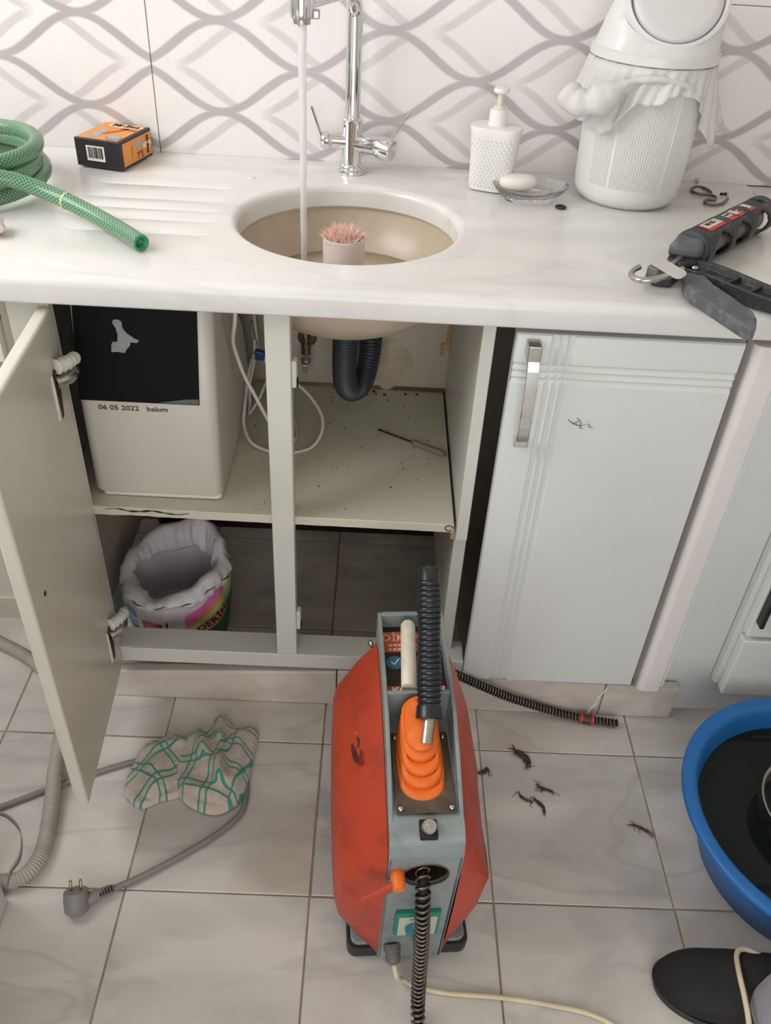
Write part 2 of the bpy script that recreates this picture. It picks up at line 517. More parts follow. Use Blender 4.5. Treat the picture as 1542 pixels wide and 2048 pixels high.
# drainer with grooves at the left of the sink
gx0, gx1 = -0.42, rx0
prof = []
for gy in sorted(GY):
    for d in (-0.006, -0.004, -0.002, 0, 0.002, 0.004, 0.006): prof.append(gy + d)
prof = [ry0] + prof + [ry1]
def fadez(x, y):
    z = top_z_groove(y); k = min(1.0, max(0.0, (x - gx0) / 0.03)) * min(1.0, max(0.0, (rx0 - x) / 0.02))
    return ZT + (z - ZT) * k
xs = [gx0, gx0 + 0.01, gx0 + 0.02, gx0 + 0.03, -0.3, -0.25, rx0 - 0.02, rx0 - 0.01, rx0]
m.grid(lambda u, v: (xs[round(u * (len(xs) - 1))], prof[round(v * (len(prof) - 1))], fadez(xs[round(u * (len(xs) - 1))], prof[round(v * (len(prof) - 1))])), len(xs), len(prof))
q(xa, gx0, ry0, ry1); q(rx1, xb, ry0, ry1)
# low raised border along the wall
bp = [(ry1, ZT), (0.914, ZT), (0.920, ZT + 0.002), (0.924, ZT + 0.0028), (YB, ZT + 0.0028), (YB, ZB)]
m.loft([[(xa, y, z) for y, z in bp], [(xb, y, z) for y, z in bp]], False, False, closed=False)
# underside and ends
q(xa, SX - SR - 0.06, ry0, YB, ZB); q(SX + SR + 0.06, xb, ry0, YB, ZB)
m.add([(xb, y, z) for y, z in nose] + [(xb, YB, ZB), (xb, YB, ZT)], [tuple(range(len(nose) + 2))])
wt = tag(obj('countertop', m, M_top, autosmooth=40), 'long white marble worktop with a round cut-out for the sink', 'worktop')
m = MB(); m.lathe([(0.0075, ZT), (0.006, ZT + 0.0008), (0.001, ZT + 0.0012)], (-0.1676, 0.8416, 0), 16, ex=1.15); obj('white_spot', m, M_white, wt, smooth=True)
m = MB()
m.loft([[(0.7555, y, z) for y, z in nose + [(YB, ZB), (YB, ZT)]], [(1.59, y, z) for y, z in nose + [(YB, ZB), (YB, ZT)]]], True, True)
tag(obj('countertop', m, M_top, autosmooth=40), 'end piece of marble worktop at the right frame edge beyond the fine seam', 'worktop')

# ------------------------------------------------------------------ sink bowl
m = MB()
inner = [(SR + 0.008, ZB - 0.0005), (SR + 0.006, 0.825), (SR + 0.0, 0.805), (SR - 0.012, 0.782), (SR - 0.035, 0.759), (SR - 0.07, 0.742), (SR - 0.11, 0.732), (0.03, 0.727), (0.001, 0.726)]
outerp = [(SR + 0.022, ZB - 0.0005), (SR + 0.02, 0.82), (SR + 0.013, 0.795), (SR - 0.003, 0.768), (SR - 0.03, 0.743), (SR - 0.065, 0.724), (SR - 0.10, 0.714), (0.04, 0.708), (0.001, 0.708)]
m.lathe(list(reversed(outerp)) + inner, (SX, SY, 0), 64, cap0=False, cap1=False)
sink = thing('sink', 'round beige stone sink bowl set under the marble worktop', 'sink', (SX, SY, 0.708))
obj('bowl', m, M_sink, sink, autosmooth=60)
t = NT('sink_water'); t.color(srgb(226, 212, 184)); t.p(rough=0.08, trans=0.15, ior=1.33); t.bump(t.noise(t.pos(), 40, 2), 0.25, 0.003); M_sinkwater = t.m
m = MB(); m.lathe([(0.001, 0.728), (SR - 0.112, 0.7335), (SR - 0.071, 0.7435), (SR - 0.037, 0.7605), (SR - 0.0275, 0.7685), (SR - 0.024, 0.772), (0.06, 0.772), (0.001, 0.772)], (SX, SY, 0), 64, cap0=False, cap1=False)
tag(obj('sink_water', m, M_sinkwater, smooth=True, loc=(SX, SY, 0.728)), 'cloudy water standing in the round sink', 'water', kind='stuff')

# ================================================================== cabinets
cab = thing('sink_cabinet', 'open white sink cabinet with a shelf, a centre post and one door swung open', 'cabinet', (-0.08, 0.6, 0.1))
m = MB(); m.box(-0.470, -0.454, 0.412, 0.848, 0.1, 0.838); obj('side_panel', m, M_carc, cab, bevel=0.001)
m = MB(); m.box(-0.4525, -0.3925, 0.397, 0.413, 0.1405, 0.8385); obj('stile', m, M_paint, cab, bevel=0.001)
m = MB(); m.box(-0.0935, -0.0565, 0.395, 0.424, 0.1405, 0.8385); obj('centre_post', m, M_paint, cab, bevel=0.002)
m = MB(); slab_x(m, -0.4525, 0.2605, 0.395, 0.450, 0.104, 0.140, 0.140); obj('bottom_rail', m, M_paint, cab, bevel=0.002)
# shelf with a slightly ragged front edge
m = MB()
xs = [-0.4525 + 0.6635 * k / 44 for k in range(45)]
random.seed(5)
fr = [0.408 + (random.uniform(0, 0.0025) if -0.36 < x < -0.18 else random.uniform(0, 0.0006)) for x in xs]
zs = lambda x: 0.4655 - (x + 0.39) * 0.008
rings = [[(x, f, zs(x) - 0.016), (x, f, zs(x) - 0.001), (x, f + 0.0012, zs(x)), (x, 0.8495, zs(x)), (x, 0.8495, zs(x) - 0.016)] for x, f in zip(xs, fr)]
m.loft(rings)
t = NT('shelf_paint'); v = t.pos()
st = t.ramp(t.noise(v, 22, 7, 0.7), [(0.60, (0, 0, 0)), (0.70, (1, 1, 1))])
big = t.ramp(t.noise(v, 5, 5, 0.6), [(0.35, (0, 0, 0)), (0.75, (1, 1, 1))])
c = t.mix(t.math('MULTIPLY', big, 0.22), srgb(212, 208, 190), srgb(176, 166, 142))
c = t.mix(t.math('MULTIPLY', st, 0.18), c, srgb(120, 98, 70)); t.color(c); t.p(rough=0.45)
M_shelf = t.m
shelf = obj('shelf', m, M_shelf, cab)
m = MB()
pts = [(-0.372 + 0.02 * k, 0.4075, 0.4615 - 0.0022 * k * 0.3 + (0.0028 if k % 3 == 1 else -0.001 if k % 4 == 2 else 0)) for k in range(8)]
m.tube(spline(pts, 4), lambda t, L: 0.0003 + 0.0014 * math.sin(PI * t) * (0.6 + 0.4 * math.sin(L * 300)), 6)
obj('split', m, M_dark, shelf)
m = MB(); m.box(0.2115, 0.2135, 0.425, 0.85, 0.4505, 0.4612); obj('edge_gap', m, M_dark, shelf)
# right partition, upper board and lower board
m = MB(); m.box(0.2155, 0.2345, 0.398, 0.848, 0.436, 0.838); obj('partition', m, M_paint, cab, bevel=0.0015)
m = MB(); m.box(0.2165, 0.2385, 0.428, 0.848, 0.1405, 0.434); obj('partition', m, M_paint, cab, bevel=0.0015)
m = MB(); m.box(0.209, 0.226, 0.424, 0.445, 0.416, 0.441); obj('shelf_bracket', m, plain('raw_wood', srgb(205, 165, 120), 0.7, var=0.2), cab, bevel=0.002)
# hinge leftovers on the centre post
M_hingepaint = plain('painted_over_hinge', srgb(222, 222, 212), 0.5, var=0.1, scale=60, bump=0.4)
for hz in (0.735, 0.225):
    m = MB(); m.obox((-0.053, 0.409, hz), 0.008, 0.018, 0.045)
    hp = obj('hinge_plate', m, M_hingepaint, cab, bevel=0.003)
    m = MB(); m.obox((-0.0492, 0.4055, hz - 0.014), 0.0045, 0.007, 0.013); obj('hinge_slot', m, M_dark, hp)
# open door
P0 = Vector((-0.3875, 0.393, 0)); P1 = Vector((-0.3655, 0.084, 0))
d = (P1 - P0).normalized(); nrm = Vector((-d.y, d.x, 0)); nrm = nrm if nrm.x < 0 else -nrm      # outwards, to the left
m = MB(); th = 0.020
m.loft([[P0 + Vector((0, 0, z)), P1 + Vector((0, 0, z)), P1 + nrm * th + Vector((0, 0, z)), P0 + nrm * th + Vector((0, 0, z))] for z in (0.102, 0.828)])
door = obj('door', m, M_inner, cab, bevel=0.005, segs=3)
def along(s, off, z): return P0 + d * s - nrm * off + Vector((0, 0, z))
for hz in (0.742, 0.232):
    m = MB()
    pl = [along(0.047, 0.0, hz + 0.012), along(0.058, 0.0, hz - 0.002), along(0.056, 0.0, hz - 0.062), along(0.048, 0.0, hz - 0.060), along(0.040, 0.0, hz - 0.02), along(0.036, 0, hz + 0.01)]
    m.loft([[p for p in pl], [p - nrm * 0.004 for p in pl]])
    hg = obj('hinge', m, M_rust, door, bevel=0.001)
    m = MB(); m.tube(spline([along(0.050, 0.002, hz - 0.006), along(0.04, 0.013, hz - 0.006), along(0.026, 0.020, hz - 0.006), along(0.012, 0.018, hz - 0.004)], 5), 0.0085, 10)
    obj('hinge_arm', m, M_brushed, hg)
    m = MB(); m.tube(spline([along(0.046, 0.004, hz + 0.016), along(0.03, 0.016, hz + 0.015), along(0.014, 0.022, hz + 0.014), along(0.006, 0.02, hz + 0.01)], 5), lambda t, L: 0.0105 - 0.003 * t + 0.0016 * math.sin(L * 700), 12)
    obj('hinge_cup', m, M_hingepaint, hg, smooth=True)
    m = MB(); m.loft([[along(0.062, 0.0, hz + 0.012), along(0.066, 0.0, hz - 0.062), along(0.055, 0.0, hz - 0.064)], [along(0.060, 0.003, hz + 0.01), along(0.063, 0.003, hz - 0.060), along(0.056, 0.003, hz - 0.062)]])
    obj('paint_edge', m, M_hingepaint, hg, bevel=0.001)
m = MB(); m.lathe([(0.0045, 0), (0.003, 0.0012), (0.0, 0.0013)], along(0.262, 0.0, 0.53), 10, -nrm); obj('screw_scar', m, M_rust, door)

# ------------------------------------------------------------------ neighbour cabinet with fluted door
bc = thing('base_cabinet', 'closed white base cabinet with a fluted cross pattern on its door', 'cabinet', (0.43, 0.6, 0.1))
DX0, DX1, DZ0, DZ1, DY = 0.2615, 0.5855, 0.108, 0.829, 0.381
VG = [0.3105, 0.3222, 0.3338, 0.3455]; HG = [0.7505, 0.7617, 0.7730, 0.7842]
def fl(c, edges):
    if c <= edges[0] or c >= edges[-1]: return 0.0
    for a, b in zip(edges, edges[1:]):
        if a <= c <= b:
            k = (c - a) / (b - a) * 2 - 1
            return 0.0044 * (1 - k * k)
    return 0.0
def ticks(lo, hi, edges):
    r = [lo, lo + 0.002, lo + 0.004, edges[0] - 0.001]
    for a, b in zip(edges, edges[1:]): r += [a + (b - a) * k / 10 for k in range(10)]
    return r + [edges[-1], edges[-1] + 0.001, hi - 0.004, hi - 0.002, hi]
tx = ticks(DX0, DX1, VG); tz = ticks(DZ0, DZ1, HG)
def dpt(x, z):
    e = min(x - DX0, DX1 - x, z - DZ0, DZ1 - z); rr = 0.004
    rd = 0.0 if e >= rr else rr - math.sqrt(max(0, rr * rr - (rr - e) ** 2))
    return (x, DY + max(fl(x, VG), fl(z, HG)) + rd, z)
m = MB()
m.grid(lambda u, v: dpt(tx[round(u * (len(tx) - 1))], tz[round(v * (len(tz) - 1))]), len(tx), len(tz))
f0 = DY + 0.004
m.add([(DX0, f0, DZ0), (DX1, f0, DZ0), (DX1, f0, DZ1), (DX0, f0, DZ1), (DX0, f0 + 0.016, DZ0), (DX1, f0 + 0.016, DZ0), (DX1, f0 + 0.016, DZ1), (DX0, f0 + 0.016, DZ1)],
      [(0, 1, 5, 4), (1, 2, 6, 5), (2, 3, 7, 6), (3, 0, 4, 7), (4, 5, 6, 7)])
bdoor = obj("door", m, M_paintdoor, bc, autosmooth=32)
# bow handle
hx = 0.2855
m = MB(); m.box(hx - 0.0095, hx + 0.0095, DY - 0.026, DY, 0.798, 0.822); hnd = obj('handle', m, M_brushed, bdoor, bevel=0.0015)
hp = spline([(hx + 0.0005, DY - 0.024, 0.80), (hx + 0.001, DY - 0.0275, 0.785), (hx + 0.002, DY - 0.029, 0.75), (hx + 0.003, DY - 0.0275, 0.70), (hx + 0.004, DY - 0.022, 0.668), (hx + 0.0045, DY - 0.012, 0.657)], 5)
m = MB(); m.loft([[p + Vector((-0.0088, -0.002, 0)), p + Vector((0.0088, -0.002, 0)), p + Vector((0.0088, 0.002, 0.001)), p + Vector((-0.0088, 0.002, 0.001))] for p in hp])
obj('handle_bow', m, M_chrome, hnd, bevel=0.001)
m = MB(); m.box(hx - 0.006, hx + 0.0155, DY - 0.015, DY, 0.650, 0.662); obj('handle_foot', m, M_chrome, hnd, bevel=0.001)
# carcass: side walls, back, bottom
for args, nm in (((0.580, 0.596, 0.412, 0.848, 0.10, 0.838), 'side_panel'), ((0.2615, 0.58, 0.836, 0.848, 0.1, 0.838), 'back_panel'), ((0.2615, 0.58, 0.418, 0.835, 0.10, 0.116), 'bottom_panel')):
    m = MB(); m.box(*args); obj(nm, m, M_carc, bc)
# half-round pilaster
m = MB()
prof = [(0.6445, 0.414), (0.6445, 0.386), (0.640, 0.379)]
for k in range(9):
    a = -PI / 2 - (PI / 2) * k / 8
    prof.append((0.6125 + 0.0145 * math.cos(a), 0.392 + 0.0145 * math.sin(a)))
prof += [(0.598, 0.414)]
m.loft([[(x, y, z) for x, y in prof] for z in (0.097, 0.828)])
obj('pilaster', m, M_warm, bc, autosmooth=40, bevel=0.0008)
m = MB(); m.box(0.6455, 0.652, 0.39, 0.414, 0.097, 0.828); obj('pilaster_strip', m, M_paintdoor, bc, bevel=0.001)

# corner filler and drawer unit at the right
m = MB(); m.box(0.653, 0.752, 0.42, 0.438, 0.1035, 0.838)
fil = thing('filler_panel', 'flat grey-white filler panel between the half-round pilaster and drawer fronts', 'panel', (0.7, 0.43, 0.0))
obj('panel', m, M_paintdoor, fil, bevel=0.001)
m = MB(); m.box(0.640, 0.95, 0.4215, 0.438, 0.0, 0.1025); obj('toe_board', m, M_paintdoor, fil, bevel=0.001)
du = thing('drawer_unit', 'white drawer unit with a dark upright bar handle at the right edge', 'cabinet', (1.0, 0.6, 0.1))
m = MB(); m.box(0.753, 1.3, 0.402, 0.92, 0.1035, 0.838); obj('body', m, M_paintdoor, du, bevel=0.001)
m = MB(); m.box(0.762, 1.295, 0.378, 0.4015, 0.098, 0.2445); obj('drawer_front', m, M_paintdoor, du, bevel=0.0025)
m = MB(); m.box(0.762, 1.295, 0.378, 0.4015, 0.256, 0.829); df = obj('drawer_front', m, M_paintdoor, du, bevel=0.0025)
m = MB(); m.box(0.7665, 0.7745, 0.358, 0.378, 0.296, 0.72); obj('bar_handle', m, M_black, df, bevel=0.002)

# neighbours at the left: rail over the dishwasher bay and the low wall at its back
lb = thing('bay_panel', 'white panel under the worktop left of the open door', 'panel', (-0.7, 0.4, 0.74))
m = MB(); m.box(-1.0, -0.472, 0.396, 0.414, 0.735, 0.8385); obj('rail', m, M_white, lb, bevel=0.001)
wb2 = MB(); wb2.box(-1.5, -0.4715, 0.606, 0.64, 0.0, 0.7)
tag(obj('wall_bay', wb2, M_paint), 'pale back of the empty appliance bay', None, None, 'structure')
m = MB(); m.box(-1.5, -0.4715, 0.596, 0.6055, 0.0, 0.056); tag(obj('baseboard_bay', m, M_plinth), 'low stone skirting at the back of the bay', None, None, 'structure')

# ================================================================== things on the worktop
# ------------------------------------------------------------------ mixer tap
FX, FY = 0.0065, 0.905
tap = thing('tap', 'tall chrome kitchen tap with two side levers behind the sink', 'tap', (FX, FY, 0.88))
m = MB(); m.lathe([(0.024, 0.8803), (0.0245, 0.883), (0.0235, 0.886), (0.021, 0.8875), (0.0215, 0.890), (0.0205, 0.8945), (0.0178, 0.897)], (FX, FY, 0), 40); obj('base', m, M_chrome, tap, autosmooth=40)
m = MB(); m.lathe([(0.0175, 0.896), (0.0175, 0.964), (0.0184, 0.966), (0.0184, 0.972), (0.0165, 0.974)], (FX, FY, 0), 40); obj('body', m, M_chrome, tap, autosmooth=40)
NZ = Vector((-0.0635, 0.702, 1.1745))
dirn = (NZ - Vector((FX, FY, 1.1745))); dirn.z = 0; dirn.normalize()
pp = [Vector((FX, FY, 0.972)), Vector((FX, FY, 1.02)), Vector((FX, FY, 1.08)), Vector((FX, FY, 1.13))]
for k in range(1, 9):
    a = PI / 2 * k / 8
    pp.append(Vector((FX, FY, 1.13)) + dirn * (0.0425 * (1 - math.cos(a))) + Vector((0, 0, 0.0425 * math.sin(a))))
pp += [Vector((FX, FY, 1.1725)) + dirn * s for s in (0.07, 0.12, 0.17, 0.195)]
m = MB(); m.tube(pp, 0.0131, 28); obj('spout', m, M_chrome, tap, autosmooth=50)
m = MB(); m.lathe([(0.010, -0.026), (0.0165, -0.0225), (0.0185, -0.010), (0.0188, 0.008), (0.0165, 0.018), (0.008, 0.023)], NZ, 28, Vector((0.0, 0.05, 1))); nz = obj('spray_head', m, M_chrome, tap, autosmooth=50)
m = MB(); m.lathe([(0.0125, -0.030), (0.0135, -0.022)], NZ, 24, Vector((0, 0.05, 1))); obj('aerator', m, M_brushed, nz, autosmooth=40)
m = MB(); m.obox(NZ + Vector((0.021, 0.004, -0.017)), 0.010, 0.014, 0.012); obj('switch', m, M_brushed, nz, bevel=0.002)
# left lever
zc = 0.934
m = MB(); m.cyl((FX, FY, zc), (FX - 0.036, FY - 0.001, zc + 0.001), 0.0138, seg=28); obj('side_arm', m, M_chrome, tap, autosmooth=40)
m = MB(); m.cyl((FX - 0.036, FY - 0.001, zc + 0.001), (FX - 0.041, FY - 0.001, zc + 0.001), 0.0095, seg=24); obj('arm_neck', m, M_white, tap, autosmooth=40)
m = MB(); m.lathe([(0.0148, 0), (0.0155, 0.003), (0.0150, 0.011), (0.011, 0.0155), (0.003, 0.017)], (FX - 0.041, FY - 0.001, zc + 0.001), 28, (-1, 0, -0.02)); lk = obj('lever_knob', m, M_chrome, tap, autosmooth=45)
bl = spline([(FX - 0.052, FY - 0.003, zc + 0.004), (FX - 0.059, FY - 0.006, zc + 0.022), (FX - 0.066, FY - 0.009, zc + 0.042), (FX - 0.0715, FY - 0.012, zc + 0.058)], 6)
m = MB(); m.loft([[p + Vector((-0.0028, -w, 0)), p + Vector((0.0028, -w, 0)), p + Vector((0.0028, w, 0)), p + Vector((-0.0028, w, 0))] for p, w in zip(bl, [0.0085 - 0.003 * k / (len(bl) - 1) for k in range(len(bl))])]); obj('lever_blade', m, M_chrome, lk, bevel=0.0012)
# right lever
ra = Vector((0.86, -0.44, -0.12)).normalized()
o0 = Vector((FX, FY, zc - 0.001))
m = MB(); m.cyl(o0, o0 + Vector((0.052, -0.012, -0.002)), 0.0165, seg=28); obj('side_arm', m, M_chrome, tap, autosmooth=40)
m = MB(); c0 = o0 + Vector((0.048, -0.012, -0.002)); m.lathe([(0.0165, -0.004), (0.0190, 0.002), (0.0200, 0.012), (0.0196, 0.026), (0.0170, 0.0285), (0.002, 0.029)], c0, 32, ra); rk = obj('lever_knob', m, M_chrome, tap, autosmooth=35)
b0 = c0 + ra * 0.018 + Vector((0.004, 0, 0.016))
bl = spline([b0, b0 + Vector((0.012, -0.004, 0.018)), b0 + Vector((0.023, -0.008, 0.036)), b0 + Vector((0.034, -0.012, 0.052))], 6)
m = MB(); m.loft([[p + Vector((-0.001, -w, 0)), p + Vector((0.001, -w, -0.001)), p + Vector((0.001, w, -0.001)), p + Vector((-0.001, w, 0))] for p, w in zip(bl, [0.0065 - 0.002 * k / (len(bl) - 1) for k in range(len(bl))])]); obj('lever_blade', m, M_chrome, rk, bevel=0.0006)

# ------------------------------------------------------------------ running water
t = NT('running_water'); t.color((0.95, 0.95, 0.95)); t.p(rough=0.22, trans=0.55, ior=1.25); t.bump(t.noise(t.vscale(t.pos(), (90, 90, 4)), 1, 2), 0.25, 0.003); M_water = t.m
m = MB()
m.tube([Vector((-0.0635 + 0.0004 * math.sin(k), 0.7035, 1.1465 - (1.1465 - 0.7725) * k / 40)) for k in range(41)], lambda t_, L: 0.0066 - 0.0016 * t_ + 0.0003 * math.sin(L * 130), 16)
m.lathe([(0.0055, 0.012), (0.008, 0.004), (0.016, 0.0012), (0.024, 0.0)], (-0.0635, 0.7035, 0.7722), 20, cap0=False, cap1=False)
tag(obj('water_stream', m, M_water, smooth=True, loc=(-0.0635, 0.7035, 0.7722)), 'thin stream of water running from the tap into the sink', 'water')

# ------------------------------------------------------------------ pale cup with pink bristles
CX, CY = 0.0055, 0.672
cup = thing('scrubbing_brush', 'round pale pink holder with frayed pink bristles standing in the sink', 'brush', (CX, CY, 0.7275))
M_cup = plain('pale_pink_plastic', srgb(214, 199, 194), 0.45, var=0.03)
m = MB(); m.lathe([(0.030, 0.7285), (0.0335, 0.731), (0.0345, 0.77), (0.0350, 0.843), (0.0342, 0.8455), (0.0325, 0.846), (0.0315, 0.844), (0.031, 0.832), (0.002, 0.830)], (CX, CY, 0), 40); obj('holder', m, M_cup, cup, autosmooth=50)
m = MB(); random.seed(11)
for k in range(760):
    rr = 0.030 * math.sqrt(random.random()); a = random.uniform(0, 2 * PI)
    b = Vector((CX + rr * math.cos(a), CY + rr * math.sin(a), 0.832))
    h_ = random.uniform(0.014, 0.034) * (1.05 - 0.42 * (rr / 0.030) ** 2)
    lean = Vector((random.uniform(-1, 1) + 0.5 * math.cos(a), random.uniform(-1, 1) + 0.5 * math.sin(a), 0)) * 0.009
    m.tube([b, b + lean * 0.3 + Vector((0, 0, h_ * 0.6)), b + lean + Vector((0, 0, h_))], lambda t_, L: 0.0009 * (1 - t_ * 0.75), 4)
t = NT('pink_bristle'); t.color(t.mix(t.noise(t.pos(), 300, 2), srgb(244, 190, 176), srgb(248, 222, 208))); t.p(rough=0.6, sss=0.1)
tag(obj('bristles', m, t.m, cup), None, None, None, 'stuff')

# ------------------------------------------------------------------ small black and orange box
A = Vector((-0.475, 0.851, 0)); B = Vector((-0.3905, 0.829, 0)); ex = (B - A).normalized(); ey = Vector((-ex.y, ex.x, 0)); Lx = (B - A).length; Ly = 0.112; Hz = 0.047
bx = thing('carton', 'small black carton with orange printed panels by the tiled wall', 'box', (A + ex * Lx / 2 + ey * Ly / 2 + Vector((0, 0, 0.8832))), (0, 0, math.atan2(ex.y, ex.x)))
M_card = plain('black_card', srgb(36, 33, 33), 0.45, var=0.15, scale=50)
M_org = plain('orange_print', srgb(236, 150, 66), 0.42, var=0.06, scale=30)
M_ink = plain('black_ink', srgb(48, 34, 22), 0.5, var=0.1)
M_paper = plain('white_paper', srgb(232, 228, 226), 0.6, var=0.03)
M_cream = plain('cream_print', srgb(246, 222, 176), 0.5, var=0.05)
M_bluei = plain('blue_print', srgb(150, 178, 190), 0.5, var=0.2, scale=80)
M_redi = plain('red_print', srgb(176, 60, 44), 0.5, var=0.1)
M_copper = plain('copper_print', srgb(170, 92, 58), 0.45, var=0.3, scale=120)
m = MB(); m.box(-Lx / 2, Lx / 2, -Ly / 2, Ly / 2, 0, Hz); body = obj('body', m, M_card, bx, world=False, bevel=0.0015)
e = 0.0006
def onbox(nm, mb, mt, parent=body): return obj(nm, mb, mt, parent, world=False)
m = MB(); m.box(-Lx / 2 + 0.003, Lx / 2 - 0.006, -Ly / 2 + 0.004, Ly / 2 - 0.003, Hz, Hz + e); pt = onbox('top_print', m, M_org)
m = MB(); m.box(Lx / 2, Lx / 2 + e, -Ly / 2 + 0.008, Ly / 2 - 0.003, 0.004, Hz - 0.005); ps = onbox('side_print', m, M_org)
m = text_mb('Mr.Bee', 0.021, 0.0002, 0.0006); place(m, Matrix.Translation((0.006, 0.040, Hz + e + 0.0006)) @ Matrix.Diagonal((0.85, 1, 1, 1))); onbox('lettering', m, M_ink, body)
m = MB(); m.lathe([(0.034, Hz + e), (0.034, Hz + e + 0.0003)], (0.006, 0.039, 0), 24, ey=0.30); onbox('name_plate', m, M_cream, body)
m = MB(); m.obox((0.006, 0.004, Hz + e + 0.0003), 0.006, 0.052, 0.0006, Matrix.Rotation(-0.55, 3, 'Z')); m.obox((0.020, 0.020, Hz + e + 0.0003), 0.030, 0.010, 0.0006, Matrix.Rotation(-0.15, 3, 'Z')); onbox('picture', m, M_copper)
m = MB(); m.lathe([(0.011, Hz + e), (0.011, Hz + e + 0.0004)], (-0.018, -0.036, 0), 20); m.obox((-0.014, -0.014, Hz + e + 0.0002), 0.012, 0.03, 0.0005); onbox('picture', m, M_bluei)
m = MB(); m.lathe([(0.0135, Hz + e), (0.0135, Hz + e + 0.0003)], (0.022, -0.036, 0), 20); onbox('badge', m, M_redi)
m = MB(); m.lathe([(0.0125, Hz + e), (0.0125, Hz + e + 0.0006)], (0.0225, -0.0345, 0), 20); onbox('badge', m, M_bluei)
m = MB()
for k in range(5): m.box(-0.022 + 0.004 * k, -0.0195 + 0.004 * k, 0.018, 0.022, Hz + e, Hz + e + 0.0004)
onbox('small_print', m, M_bluei)
m = text_mb('Mr.Bee', 0.0105, 0.0002, 0.0004); place(m, frame((Lx / 2 + e + 0.0007, 0.0385, Hz / 2), (0, 0, -1), (0, 1, 0))); onbox('lettering', m, M_ink, body)
m = MB(); m.lathe([(0.0155, 0), (0.0155, 0.0003)], (Lx / 2 + e, 0.0375, Hz / 2), 24, (1, 0, 0), ex=1.0, ey=0.36); onbox('name_plate', m, M_cream, body)
m = MB(); m.obox((Lx / 2 + e, 0.010, 0.016), 0.0006, 0.022, 0.004); m.obox((Lx / 2 + e, 0.017, 0.012), 0.0006, 0.006, 0.012); m.obox((Lx / 2 + e, 0.004, 0.0125), 0.0006, 0.004, 0.012); onbox('picture', m, M_copper)
m = MB(); m.obox((Lx / 2 + e, 0.008, 0.030), 0.0006, 0.018, 0.012, Matrix.Rotation(0.5, 3, 'X')); onbox('picture', m, M_bluei)
m = text_mb('5 X 70 S', 0.0055, 0.0002); place(m, frame((Lx / 2 + e + 0.0004, -0.018, Hz / 2), (0, 0, -1), (0, 1, 0))); onbox('small_print', m, M_redi)
m = MB(); m.box(-0.022, 0.0125, -Ly / 2 - e, -Ly / 2, 0.011, 0.036); bar = onbox('barcode_label', m, M_paper)
m = MB(); random.seed(21); x = -0.0185
while x < 0.0085:
    w = random.choice((0.0006, 0.0006, 0.0011, 0.0017)); m.box(x, x + w, -Ly / 2 - 2 * e, -Ly / 2 - e, 0.0155, 0.034); x += w + random.choice((0.0006, 0.0011, 0.0015))
onbox('bars', m, M_ink)

# ------------------------------------------------------------------ green braided hose
t = NT('braided_hose'); uv = t.n('ShaderNodeTexCoord').outputs['UV']; U, V, _ = t.sep(uv)
def diag(sg):
    q_ = t.math('ADD', t.math('MULTIPLY', U, 12.0), t.math('MULTIPLY', V, sg * 150.0))
    f_ = t.math('ABSOLUTE', t.math('SUBTRACT', t.math('FRACT', t.math('ADD', q_, 200.0)), 0.5))
    return t.ramp(f_, [(0.0, (1, 1, 1)), (0.035, (1, 1, 1)), (0.075, (0, 0, 0))])
br = t.math('MAXIMUM', diag(1), diag(-1))
grn = t.mix(t.noise(t.pos(), 25, 4), srgb(18, 98, 68), srgb(44, 122, 88))
dust = t.ramp(t.noise(t.pos(), 11, 4), [(0.45, (0, 0, 0)), (0.7, (1, 1, 1))])
grn = t.mix(t.math('MULTIPLY', dust, 0.55), grn, srgb(96, 122, 96))
t.color(t.mix(t.math('MULTIPLY', br, 0.75), grn, srgb(206, 214, 176))); t.p(rough=0.3, coat=0.2)
M_hose = t.m
HR = 0.0122
hz0 = 0.8803 + HR
path = []
cx, cy = -0.632, 0.70
for k in range(0, 118):
    a = 2 * PI * k / 36 + PI
    lay = k / 36
    rx_ = 0.150 - 0.012 * lay + 0.006 * math.sin(a * 0.7 + 1)
    ry_ = 0.152 - 0.014 * lay
    path.append(Vector((cx + 0.006 * lay + rx_ * math.cos(a), cy + 0.004 * math.sin(lay * 3) + ry_ * math.sin(a), hz0 + 0.0235 * min(lay, 2.4) + 0.003 * math.sin(2 * a) * min(1, lay))))
end = path[-1]
tail = spline([end, Vector((-0.600, 0.566, 0.944)), Vector((-0.545, 0.585, 0.940)), Vector((-0.492, 0.604, 0.930)), Vector((-0.435, 0.598, 0.914)), Vector((-0.375, 0.567, 0.902)), Vector((-0.318, 0.522, 0.8950)), Vector((-0.2735, 0.474, 0.8935))], 10)
hose = thing('garden_hose', 'coiled green braided hose with its cut end lying across the worktop', 'hose', (-0.6, 0.7, 0.88))
m = MB(); m.tube(path + tail[1:], HR, 18, caps=False, uv=True)
# thick wall at the cut end
e0 = tail[-1]; ed = (tail[-1] - tail[-2]).normalized()
obj('tube', m, M_hose, hose, smooth=True)
m = MB(); m.lathe([(HR, 0), (HR - 0.0005, 0.0006), (HR - 0.0035, 0.0008), (HR - 0.0036, -0.012), (0.0005, -0.012)], e0, 18, ed, cap0=False); obj('cut_end', m, plain('hose_cut', srgb(46, 150, 108), 0.3, var=0.1), hose, smooth=True)
m = MB(); mid = tail[44]; md = (tail[45] - tail[43]).normalized(); m.lathe([(HR + 0.0004, -0.002), (HR + 0.0006, 0.0), (HR + 0.0004, 0.002)], mid, 18, md, False, False); obj('tape_band', m, plain('tape', srgb(196, 196, 140), 0.6), hose, smooth=True)

